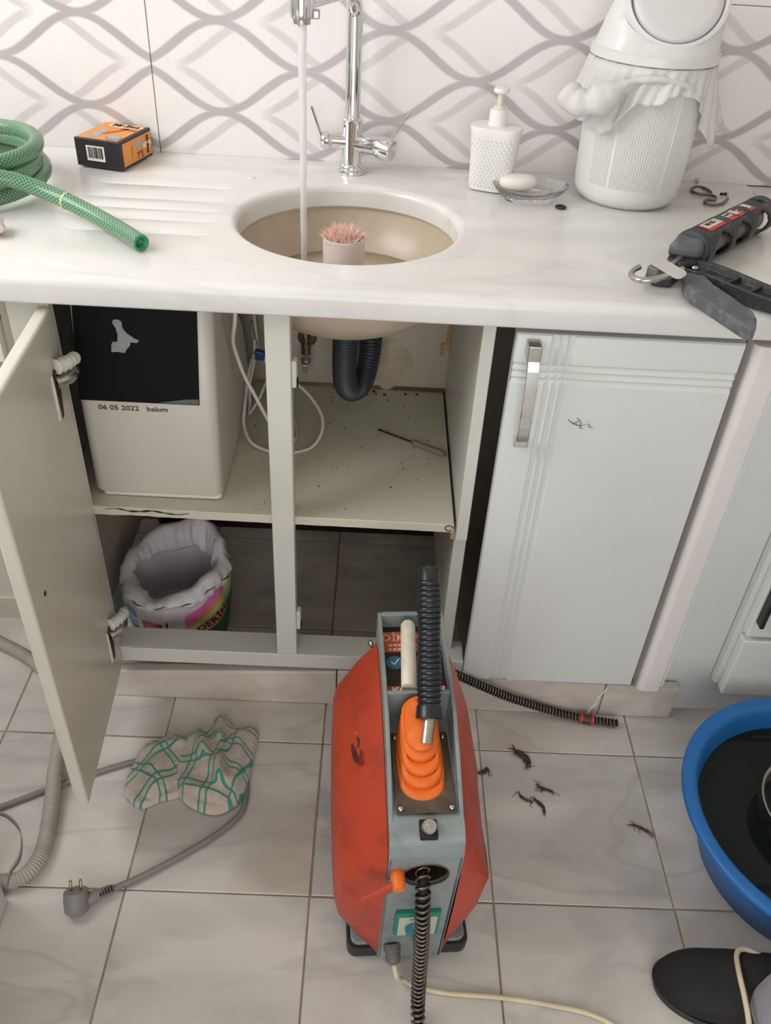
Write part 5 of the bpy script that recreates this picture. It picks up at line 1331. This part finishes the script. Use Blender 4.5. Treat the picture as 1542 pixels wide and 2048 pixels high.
cp = [gw, gw + Vector((0.006, -0.014, -0.016)), Vector((0.150, -0.128, 0.006)), Vector((0.1689, -0.136, 0.0042)), Vector((0.2139, -0.1440, 0.0042)), Vector((0.2962, -0.1479, 0.0042)), Vector((0.3704, -0.1562, 0.0042)), Vector((0.4427, -0.1720, 0.0042)), Vector((0.51, -0.215, 0.0042)), Vector((0.57, -0.27, 0.0045)), Vector((0.612, -0.278, 0.02)), Vector((0.6300, -0.2400, 0.052)), Vector((0.6311, -0.2036, 0.080)), Vector((0.6321, -0.172, 0.0895)), Vector((0.6358, -0.138, 0.0875)), Vector((0.6462, -0.106, 0.0760)), Vector((0.662, -0.096, 0.072)), Vector((0.69, -0.106, 0.070)), Vector((0.73, -0.125, 0.075)), Vector((0.76, -0.15, 0.085))]
m = MB(); m.tube(spline(cp, 12), 0.0040, 10); obj('power_cord', m, M_cord, mach, smooth=True)

# ------------------------------------------------------------------ drain spiral running through the machine
def coil(path, R_, r_, pitch, seg=6, per=12):
    P = [Vector(p) for p in path]
    fine = resample(P, pitch / per)
    n = len(fine); out = []
    T = [(fine[min(i + 1, n - 1)] - fine[max(i - 1, 0)]).normalized() for i in range(n)]
    ref = Vector((0, 0, 1)) if abs(T[0].z) < 0.9 else Vector((1, 0, 0))
    N = (ref - T[0] * ref.dot(T[0])).normalized()
    for i in range(n):
        N = (N - T[i] * N.dot(T[i])).normalized(); B_ = T[i].cross(N)
        a = 2 * PI * i / per
        out.append(fine[i] + (N * math.cos(a) + B_ * math.sin(a)) * R_)
    mm = MB(); mm.tube(out, r_, seg); return mm
M_coil = plain('oily_spring_steel', srgb(120, 112, 104), 0.33, 0.85, var=0.45, scale=120)
M_core = plain('greasy_core', srgb(22, 17, 14), 0.7, var=0.4, scale=60)
M_redband = plain('red_band', srgb(196, 62, 40), 0.5, var=0.2)
sp_ = thing('drain_spiral', 'oily steel drain spiral passing through the orange machine to the floor', 'drain spiral', (0.17, -0.16, 0.0))
fpath = spline([(0.1575, -0.075, 0.289), (0.1585, -0.105, 0.293), (0.1590, -0.132, 0.290), (0.1600, -0.1475, 0.262), (0.1630, -0.1540, 0.215), (0.1665, -0.1600, 0.13), (0.1685, -0.166, 0.075), (0.1700, -0.176, 0.035), (0.1720, -0.205, 0.0135), (0.173, -0.28, 0.0125), (0.165, -0.40, 0.0125), (0.14, -0.55, 0.0125)], 20)
obj('front_coil', coil(fpath, 0.0088, 0.0022, 0.0100), M_coil, sp_, smooth=True)
m = MB(); m.tube(fpath[::4], 0.0062, 8); obj('core', m, M_core, sp_, smooth=True)
bpath = spline([(0.1370, 0.215, 0.30), (0.145, 0.255, 0.285), (0.165, 0.300, 0.245), (0.190, 0.338, 0.195), (0.2285, 0.360, 0.152), (0.2954, 0.3685, 0.1055), (0.345, 0.374, 0.0730), (0.40, 0.3800, 0.0435), (0.4400, 0.3815, 0.0270), (0.4767, 0.3795, 0.0165), (0.5246, 0.3735, 0.0118), (0.5781, 0.3670, 0.0108)], 16)
obj('rear_coil', coil(bpath, 0.0076, 0.0017, 0.0070), M_coil, sp_, smooth=True)
m = MB(); m.tube(bpath[::4], 0.0058, 8); obj('core', m, M_core, sp_, smooth=True)
def on_back(x):
    k = min(range(len(bpath)), key=lambda i: abs(bpath[i].x - x)); k = max(1, min(len(bpath) - 2, k))
    return bpath[k], (bpath[k + 1] - bpath[k - 1]).normalized()
p_, d_ = on_back(0.517); m = MB(); m.cyl(p_ - d_ * 0.013, p_ + d_ * 0.013, 0.0098, seg=18); cpn = obj('coupling', m, plain('rusty_coupling', srgb(96, 78, 64), 0.5, 0.7, var=0.4, scale=90), sp_, autosmooth=40)
for x in (0.505, 0.5295):
    p_, d_ = on_back(x); m = MB(); m.cyl(p_ - d_ * 0.0026, p_ + d_ * 0.0026, 0.0102, seg=18); obj('red_ring', m, M_redband, cpn, autosmooth=40)

# ================================================================== things on the floor
# ------------------------------------------------------------------ grey mains cable with plug
pc_ = thing('mains_cable', 'grey appliance cable with an angled plug running under the cloth', 'cable', (-0.3, 0.05, 0.0))
M_cable = plain('grey_cable', srgb(128, 124, 122), 0.5, var=0.08)
cpth = spline([(-0.75, 0.03, 0.0055), (-0.5497, 0.1356, 0.0055), (-0.4613, 0.1846, 0.0055), (-0.3581, 0.2336, 0.0055), (-0.27, 0.262, 0.0055), (-0.19, 0.262, 0.0055), (-0.140, 0.225, 0.0055), (-0.1285, 0.1687, 0.0055), (-0.1412, 0.1286, 0.0055), (-0.193, 0.0793, 0.0055), (-0.2656, 0.0274, 0.0055), (-0.307, 0.002, 0.0075), (-0.3254, -0.0089, 0.011)], 12)
m = MB(); m.tube(cpth, 0.0052, 12); obj('cable', m, M_cable, pc_, smooth=True)
ax_ = Vector((-0.82, -0.52, 0.10)).normalized()      # along the cable into the plug
s0_ = Vector((-0.316, -0.0035, 0.010))
m = MB(); m.lathe([(0.0056, 0), (0.0078, 0.006), (0.0085, 0.020), (0.0100, 0.032), (0.0115, 0.046)], s0_, 16, ax_); nk = obj('strain_relief', m, M_cable, pc_, smooth=True)
for k in range(5):
    m = MB(); q1 = s0_ + ax_ * (0.004 + 0.0045 * k); m.obox(q1 + Vector((0.002, -0.003, 0.0068)), 0.0022, 0.010, 0.003, Matrix((ax_, Vector((-ax_.y, ax_.x, 0)).normalized(), Vector((0, 0, 1)))).transposed()); obj('slit', m, M_dark, nk)
pcn = s0_ + ax_ * 0.057 + Vector((-0.002, 0.002, 0.004))
pax = Vector((-0.10, 0.62, 0.78)).normalized()
m = MB(); m.lathe([(0.013, -0.020), (0.0185, -0.014), (0.0195, 0.0), (0.0192, 0.014), (0.0178, 0.0165)], pcn, 26, pax); pb = obj('plug_body', m, M_cable, pc_, autosmooth=50)
side_ = pax.cross(Vector((0, 0, 1))).normalized()
for sg in (-1, 1):
    m = MB(); q1 = pcn + pax * 0.015 + side_ * sg * 0.0075; m.lathe([(0.0022, 0), (0.0022, 0.0165), (0.0014, 0.0185)], q1, 12, pax); obj('pin', m, plain('brass_pin', srgb(170, 140, 116), 0.25, 1.0), pb, smooth=False)

# ------------------------------------------------------------------ grey corrugated appliance hose
hp = spline([(-0.90, 0.60, 0.0145), (-0.78, 0.555, 0.0145), (-0.6832, 0.5083, 0.0145), (-0.609, 0.468, 0.0145), (-0.545, 0.412, 0.0145), (-0.503, 0.335, 0.0145), (-0.4840, 0.2631, 0.0165), (-0.4705, 0.195, 0.0245), (-0.461, 0.1476, 0.0185), (-0.4485, 0.0723, 0.0145), (-0.4500, 0.0335, 0.0145), (-0.4637, 0.0080, 0.0145), (-0.4897, -0.0030, 0.0155), (-0.53, -0.003, 0.018)], 40)
m = MB(); m.tube(resample(hp, 0.0009), lambda t_, L_: 0.0124 + 0.0011 * math.sin(2 * PI * L_ / 0.0046), 16)
tag(obj('drain_hose', m, plain('grey_corrugated', srgb(172, 164, 156), 0.5, var=0.12, scale=30), smooth=True, loc=(-0.5, 0.2, 0.0)), 'grey corrugated drain hose curving over the tiles beside the open door', 'hose')

# ------------------------------------------------------------------ dishwasher corner
dw = thing('dishwasher', 'white dishwasher pulled out, its corner at the left frame edge', 'dishwasher', (-0.78, -0.3, 0.0))
M_dw = plain('dishwasher_white', srgb(206, 204, 200), 0.4, var=0.03)
m = MB(); m.loft([rrect(-1.07, -0.4775, -0.62, -0.022, 0.012, 0.004), rrect(-1.07, -0.4775, -0.62, -0.022, 0.012, 0.83)]); obj('cabinet', m, M_dw, dw, autosmooth=40)
m = MB()
sp2 = spline([(-0.4790, -0.0200, 0.020), (-0.4745, -0.004, 0.045), (-0.462, 0.016, 0.062), (-0.4640, 0.040, 0.090), (-0.4860, 0.056, 0.105), (-0.505, 0.060, 0.108)], 6)
m.loft([[p + Vector((0, 0, -0.006 * w)), p + Vector((0.001, 0.001, 0.006 * w))] for p, w in zip(sp2, [0.4 + 0.9 * math.sin(PI * k / (len(sp2) - 1)) for k in range(len(sp2))])], False, False, closed=False)
obj('edge_trim', m, plain('trim_metal', srgb(150, 142, 136), 0.4, 0.6, var=0.1), dw, smooth=True, solid=0.0012)

# ------------------------------------------------------------------ checked cloth
t = NT('checked_cloth'); uv = t.n('ShaderNodeTexCoord').outputs['UV']; U, V, _ = t.sep(uv)
def pair(a_):
    f_ = t.math('FRACT', t.math('MULTIPLY', a_, 1.0))
    g1 = t.math('ABSOLUTE', t.math('SUBTRACT', f_, 0.36)); g2 = t.math('ABSOLUTE', t.math('SUBTRACT', f_, 0.60))
    return t.math('LESS_THAN', t.math('MINIMUM', g1, g2), 0.035), t.math('LESS_THAN', t.math('ABSOLUTE', t.math('SUBTRACT', f_, 0.48)), 0.12)
wj = t.math('MULTIPLY', t.math('SUBTRACT', t.noise(uv, 0.9, 2), 0.5), 0.22)
l1, b1 = pair(t.math('ADD', U, wj)); l2, b2 = pair(t.math('ADD', V, wj))
c = t.mix(t.noise(t.pos(), 60, 4), srgb(206, 194, 180), srgb(184, 172, 158))
c = t.mix(t.math('MULTIPLY', t.math('MAXIMUM', b1, b2), 0.28), c, srgb(150, 176, 164))
c = t.mix(t.math('MULTIPLY', t.math('MAXIMUM', l1, l2), 0.9), c, srgb(34, 138, 122))
t.color(c); t.p(rough=0.9, sheen=0.2); t.bump(t.noise(t.pos(), 45, 5, 0.6, 1.2), 0.7, 0.006); M_cloth = t.m
cloth = thing('cleaning_cloth', 'crumpled beige cloth with teal check lines lying on the floor', 'cloth', (-0.23, 0.24, 0.0))
def lobe(outline, hmax, ridges, seed, rot, n=54, sc=20.0, zb=0.001):
    """crumpled heap: polar grid over an outline with folds as ridges"""
    random.seed(seed)
    O = spline([Vector((x, y, 0)) for x, y in outline], 8, closed=True)
    c0 = sum(O, Vector()) / len(O)
    mm = MB(); NR = 26; NO = len(O)
    mm.uv = {}
    P = []; UVs = []
    for j in range(NR + 1):
        k = j / NR
        for i in range(NO):
            p = c0.lerp(O[i], k)
            dome = (1 - k ** 2.6)
            z = hmax * dome * 0.62
            for (ra_, rb_, w, hh) in ridges:
                a_ = Vector((ra_[0], ra_[1], 0)); b_ = Vector((rb_[0], rb_[1], 0)); ab = b_ - a_
                tt = max(0, min(1, (p - a_).dot(ab) / ab.length_squared)); dd = (p - (a_ + ab * tt)).length
                z += 0.72 * hh * math.exp(-(dd / w) ** 2) * min(1, (1 - k) * 7 + 0.12)
            z += 0.0012 * math.sin(70 * p.x + 40 * p.y + seed) * dome + 0.0010 * math.sin(120 * p.y - 60 * p.x) * dome
            roll_ = max(0, (k - 0.86) / 0.14)
            pz = max(z, 0.010 * (1 - roll_ ** 2) ** 0.5 if k < 1 else 0) if k < 1 else 0
            pz = max(z, 0.012 * math.sqrt(max(0, 1 - roll_ * roll_)))
            P.append(Vector((p.x, p.y, zb + pz)))
            q1 = p - c0
            lx = q1.x * math.cos(rot) - q1.y * math.sin(rot); ly = q1.x * math.sin(rot) + q1.y * math.cos(rot)
            UVs.append((lx * sc + 0.5 * z * sc + 5, ly * sc - 0.6 * z * sc + 5))
    F = []
    for j in range(NR):
        for i in range(NO):
            i2 = (i + 1) % NO
            F.append((j * NO + i, j * NO + i2, (j + 1) * NO + i2, (j + 1) * NO + i))
    mm.add(P, F)
    for fi, f_ in enumerate(F): mm.uv[fi] = [UVs[v_] for v_ in f_]
    return mm
m = lobe([(-0.348, 0.205), (-0.342, 0.170), (-0.322, 0.150), (-0.303, 0.146), (-0.278, 0.160), (-0.245, 0.172), (-0.225, 0.20), (-0.23, 0.26), (-0.262, 0.302), (-0.30, 0.296), (-0.334, 0.272)], 0.030, [((-0.33, 0.26), (-0.26, 0.285), 0.014, 0.016), ((-0.30, 0.25), (-0.29, 0.17), 0.018, 0.010)], 2, 0.75)
obj('fold', m, M_cloth, cloth, smooth=True)
m = lobe([(-0.268, 0.235), (-0.262, 0.20), (-0.248, 0.172), (-0.222, 0.150), (-0.190, 0.138), (-0.165, 0.140), (-0.140, 0.160), (-0.128, 0.195), (-0.126, 0.25), (-0.124, 0.318), (-0.15, 0.327), (-0.172, 0.322), (-0.186, 0.350), (-0.208, 0.346), (-0.215, 0.318), (-0.245, 0.315), (-0.262, 0.285)], 0.034,
         [((-0.20, 0.345), (-0.178, 0.20), 0.010, 0.020), ((-0.245, 0.29), (-0.17, 0.195), 0.014, 0.016), ((-0.155, 0.30), (-0.145, 0.18), 0.014, 0.014), ((-0.25, 0.19), (-0.15, 0.155), 0.016, 0.012), ((-0.235, 0.31), (-0.215, 0.25), 0.009, 0.014)], 5, 0.28, zb=0.004)
obj('fold', m, M_cloth, cloth, smooth=True)

# ------------------------------------------------------------------ hair and sludge clumps
M_hair = plain('wet_brown_hair', srgb(84, 54, 38), 0.6, var=0.5, scale=120)
def clump(label, c, pts, r, strands, seed, wall=False):
    random.seed(seed)
    mm = MB()
    c = Vector(c)
    def W(x, y, z): return c + (Vector((x, -z, y)) if wall else Vector((x, y, z)))
    for k in range(7 if r > 0.002 else 3):      # tangled locks along the clump
        i0 = random.choice((0, 0, 1)); i1 = len(pts) - random.choice((0, 0, 1))
        P = [W(x + random.uniform(-r, r) * 0.6, y + random.uniform(-r, r) * 0.6, random.uniform(0.15, 0.5) * r + 0.0008) for x, y in pts[i0:i1]]
        if len(P) < 2: continue
        w = r * random.uniform(0.16, 0.34)
        mm.tube(spline(P, 6), lambda t_, L_: w * (0.25 + 0.75 * math.sin(PI * t_)) * (1 + 0.2 * math.sin(L_ * 700 + k)), 6, flat=0.6)
    for k in range(strands):
        x, y = random.choice(pts); a = random.uniform(0, 2 * PI); ln = random.uniform(0.006, 0.018); cv = random.uniform(-1.6, 1.6)
        q1 = [W(x, y, 0.002), W(x + ln * 0.5 * math.cos(a), y + ln * 0.5 * math.sin(a), 0.0013), W(x + ln * 0.5 * math.cos(a) + ln * 0.5 * math.cos(a + cv), y + ln * 0.5 * math.sin(a) + ln * 0.5 * math.sin(a + cv), 0.0008)]
        mm.tube(spline(q1, 5), lambda t_, L_: 0.0006 * (1 - 0.5 * t_), 5)
    return tag(obj('hair_clump', mm, M_hair, smooth=True, loc=tuple(c)), label, 'debris', 'sludge clumps pulled from the drain')
clump('largest brown hair clump on the floor tiles below the spiral end', (0.378, 0.286, 0.0), [(-0.018, 0.024), (-0.010, 0.012), (-0.002, 0.006), (0.006, -0.002), (0.012, -0.014), (0.010, -0.024)], 0.0105, 10, 1)
clump('thin brown hair clump closest to the orange machine', (0.299, 0.249, 0.0), [(-0.020, -0.004), (-0.008, -0.003), (0.004, 0.0), (0.012, 0.008), (0.014, 0.002)], 0.0052, 7, 2)
clump('curled brown hair clump lying left of two others on the floor', (0.374, 0.196, 0.0), [(-0.010, 0.014), (-0.006, 0.004), (0.002, -0.003), (0.014, -0.008)], 0.0045, 6, 3)
clump('hook-shaped long brown hair clump in the middle of the floor tile', (0.4015, 0.181, 0.0), [(-0.012, 0.018), (-0.002, 0.008), (0.004, -0.004), (0.004, -0.020)], 0.0050, 4, 4)
clump('spiky brown hair clump just above the hook-shaped one', (0.4155, 0.2135, 0.0), [(-0.014, 0.012), (-0.006, 0.004), (0.002, 0.001), (0.014, -0.003)], 0.0052, 9, 5)
clump('brown hair clump nearest the blue basin', (0.575, 0.1425, 0.0), [(-0.022, 0.008), (-0.010, 0.008), (0.002, 0.001), (0.014, -0.006), (0.018, -0.016)], 0.0052, 8, 6)
clump('thin brown hair strand stuck to the fluted cabinet door', (0.3715, 0.3805, 0.688), [(-0.016, 0.008), (-0.006, 0.0), (0.006, -0.002), (0.018, 0.001)], 0.0016, 4, 7, wall=True)

# ------------------------------------------------------------------ blue basin with dark water
bs = thing('basin', 'round blue plastic basin of dark water at the right', 'basin', (0.844, 0.093, 0.0))
BXc, BYc = 0.844, 0.093
M_blue = plain('blue_plastic', srgb(28, 104, 172), 0.42, var=0.08, scale=12)
m = MB(); m.lathe([(0.002, 0.001), (0.165, 0.001), (0.176, 0.006), (0.196, 0.07), (0.214, 0.128), (0.222, 0.136), (0.236, 0.139), (0.2385, 0.143), (0.2385, 0.149), (0.235, 0.152), (0.222, 0.153), (0.216, 0.150), (0.210, 0.140), (0.192, 0.07), (0.172, 0.010), (0.16, 0.005), (0.002, 0.005)], (BXc, BYc, 0), 72, cap0=False, cap1=False); obj('tub', m, M_blue, bs, autosmooth=50)
t = NT('dark_water'); t.color(srgb(20, 26, 24)); t.p(rough=0.05, ior=1.33); M_dwater = t.m
m = MB(); m.lathe([(0.002, 0.006), (0.158, 0.006), (0.1705, 0.012), (0.1905, 0.071), (0.2005, 0.108), (0.12, 0.1085), (0.002, 0.1085)], (BXc, BYc, 0), 72, cap0=False, cap1=False)
tag(obj('basin_water', m, M_dwater, autosmooth=30, loc=(BXc, BYc, 0.006)), 'dark dirty water standing in the blue basin', 'water', kind='stuff')
m = MB(); pcx, pcy = 0.838, 0.100
m.lathe([(0.002, 0.0118), (0.085, 0.012), (0.094, 0.02), (0.0985, 0.146), (0.1015, 0.1485), (0.1020, 0.150), (0.100, 0.151), (0.0965, 0.148), (0.092, 0.022), (0.084, 0.0145), (0.002, 0.0142)], (pcx, pcy, 0), 56, cap0=False, cap1=False)
tag(obj('metal_pot', m, plain('worn_steel', srgb(176, 172, 166), 0.3, 1.0, var=0.15, scale=30), autosmooth=50, loc=(pcx, pcy, 0.012)), 'steel pot standing in the dark water of the blue basin', 'pot')

# ------------------------------------------------------------------ worker's foot and trouser leg
pe_ = thing('person', 'person in grey trousers and a black slip-on shoe at the right edge', 'person', (0.69, -0.13, 0.0))
m = MB()
def shoe_sec(s_):
    """cross-section of the shoe, s_ from toe (0) to heel (1)"""
    x = 0.535 + 0.272 * s_
    wl = [(0.0, 0.004), (0.015, 0.018), (0.05, 0.033), (0.13, 0.046), (0.28, 0.052), (0.40, 0.052), (0.60, 0.043), (0.80, 0.038), (0.92, 0.034), (0.98, 0.022), (1.0, 0.006)]
    hl = [(0.0, 0.014), (0.015, 0.026), (0.05, 0.038), (0.13, 0.047), (0.28, 0.058), (0.40, 0.074), (0.60, 0.088), (0.80, 0.085), (0.92, 0.078), (0.98, 0.066), (1.0, 0.050)]
    def it(T):
        for (a0, v0), (a1, v1) in zip(T, T[1:]):
            if a0 <= s_ <= a1: return v0 + (v1 - v0) * (s_ - a0) / (a1 - a0)
        return T[-1][1]
    w, h_ = it(wl), it(hl)
    if s_ < 0.3: w = 0.004 + 0.048 * math.sqrt(max(0.0, 1 - (1 - s_ / 0.3) ** 2)); h_ = 0.016 + 0.045 * math.sin(PI / 2 * s_ / 0.3) ** 0.75
    cy = -0.122 - 0.010 * s_ + 0.012 * math.sin(PI * s_) * -1 + 0.004
    out = []
    for k in range(24):
        a = 2 * PI * k / 24
        c_, s__ = math.cos(a), math.sin(a)
        yy = cy + w * math.copysign(abs(c_) ** 0.75, c_)
        zz = h_ * 0.42 + (h_ * 0.58 if s__ > 0 else h_ * 0.42 - 0.001) * math.copysign(abs(s__) ** 0.8, s__)
        out.append(Vector((x, yy, max(0.001, zz))))
    return out
ss = [0.0, 0.002, 0.005, 0.010, 0.016, 0.024, 0.034, 0.046, 0.06, 0.08, 0.10, 0.13, 0.16, 0.2, 0.24, 0.28, 0.34, 0.4, 0.5, 0.6, 0.7, 0.8, 0.87, 0.92, 0.95, 0.98, 1.0]
m.loft([shoe_sec(q1) for q1 in ss])
t = NT('black_suede'); t.color(t.mix(t.noise(t.objc(), 30, 4), srgb(17, 16, 17), srgb(30, 28, 28))); t.p(rough=0.75); sh = obj('shoe', m, t.m, pe_, smooth=True, subsurf=1)
m = MB(); m.loft([[Vector((p.x, p.y, zq)) for p in [Vector((0.671 + (q1.x - 0.671) * k_, -0.1265 + (q1.y + 0.1265) * k_, 0)) for q1 in [shoe_sec(s1)[0] for s1 in ss] + [shoe_sec(s1)[12] for s1 in reversed(ss)]]] for zq, k_ in ((0.0, 1.0), (0.012, 1.015), (0.014, 1.0))]); obj('sole', m, M_black, sh, smooth=False)
m = MB()
axis = [(0.728, -0.187, 0.058, 0.082, 0.060), (0.730, -0.188, 0.075, 0.085, 0.062), (0.742, -0.190, 0.16, 0.080, 0.062), (0.765, -0.190, 0.30, 0.078, 0.070), (0.800, -0.190, 0.48, 0.084, 0.084), (0.845, -0.185, 0.66, 0.096, 0.096), (0.89, -0.20, 0.86, 0.108, 0.112), (0.92, -0.21, 1.0, 0.115, 0.125)]
rings = []
for (x, y, z, rx_, ry_) in axis:
    rings.append([Vector((x + rx_ * math.cos(a_) * (1 + 0.035 * math.sin(5 * a_ + z * 20)) , y + ry_ * math.sin(a_) * (1 + 0.04 * math.sin(4 * a_ + z * 14)), z + (0.006 * math.sin(3 * a_) if z < 0.1 else 0))) for a_ in [2 * PI * i / 32 for i in range(32)]])
m.loft(rings, False, True)
t = NT('grey_twill'); t.color(t.mix(t.noise(t.vscale(t.objc(), (1, 1, 1)), 180, 3), srgb(128, 127, 136), srgb(150, 149, 157))); t.p(rough=0.9, sheen=0.3); t.bump(t.noise(t.objc(), 600, 2), 0.3, 0.0005)
obj('trouser_leg', m, t.m, pe_, smooth=True, solid=0.002, subsurf=1)
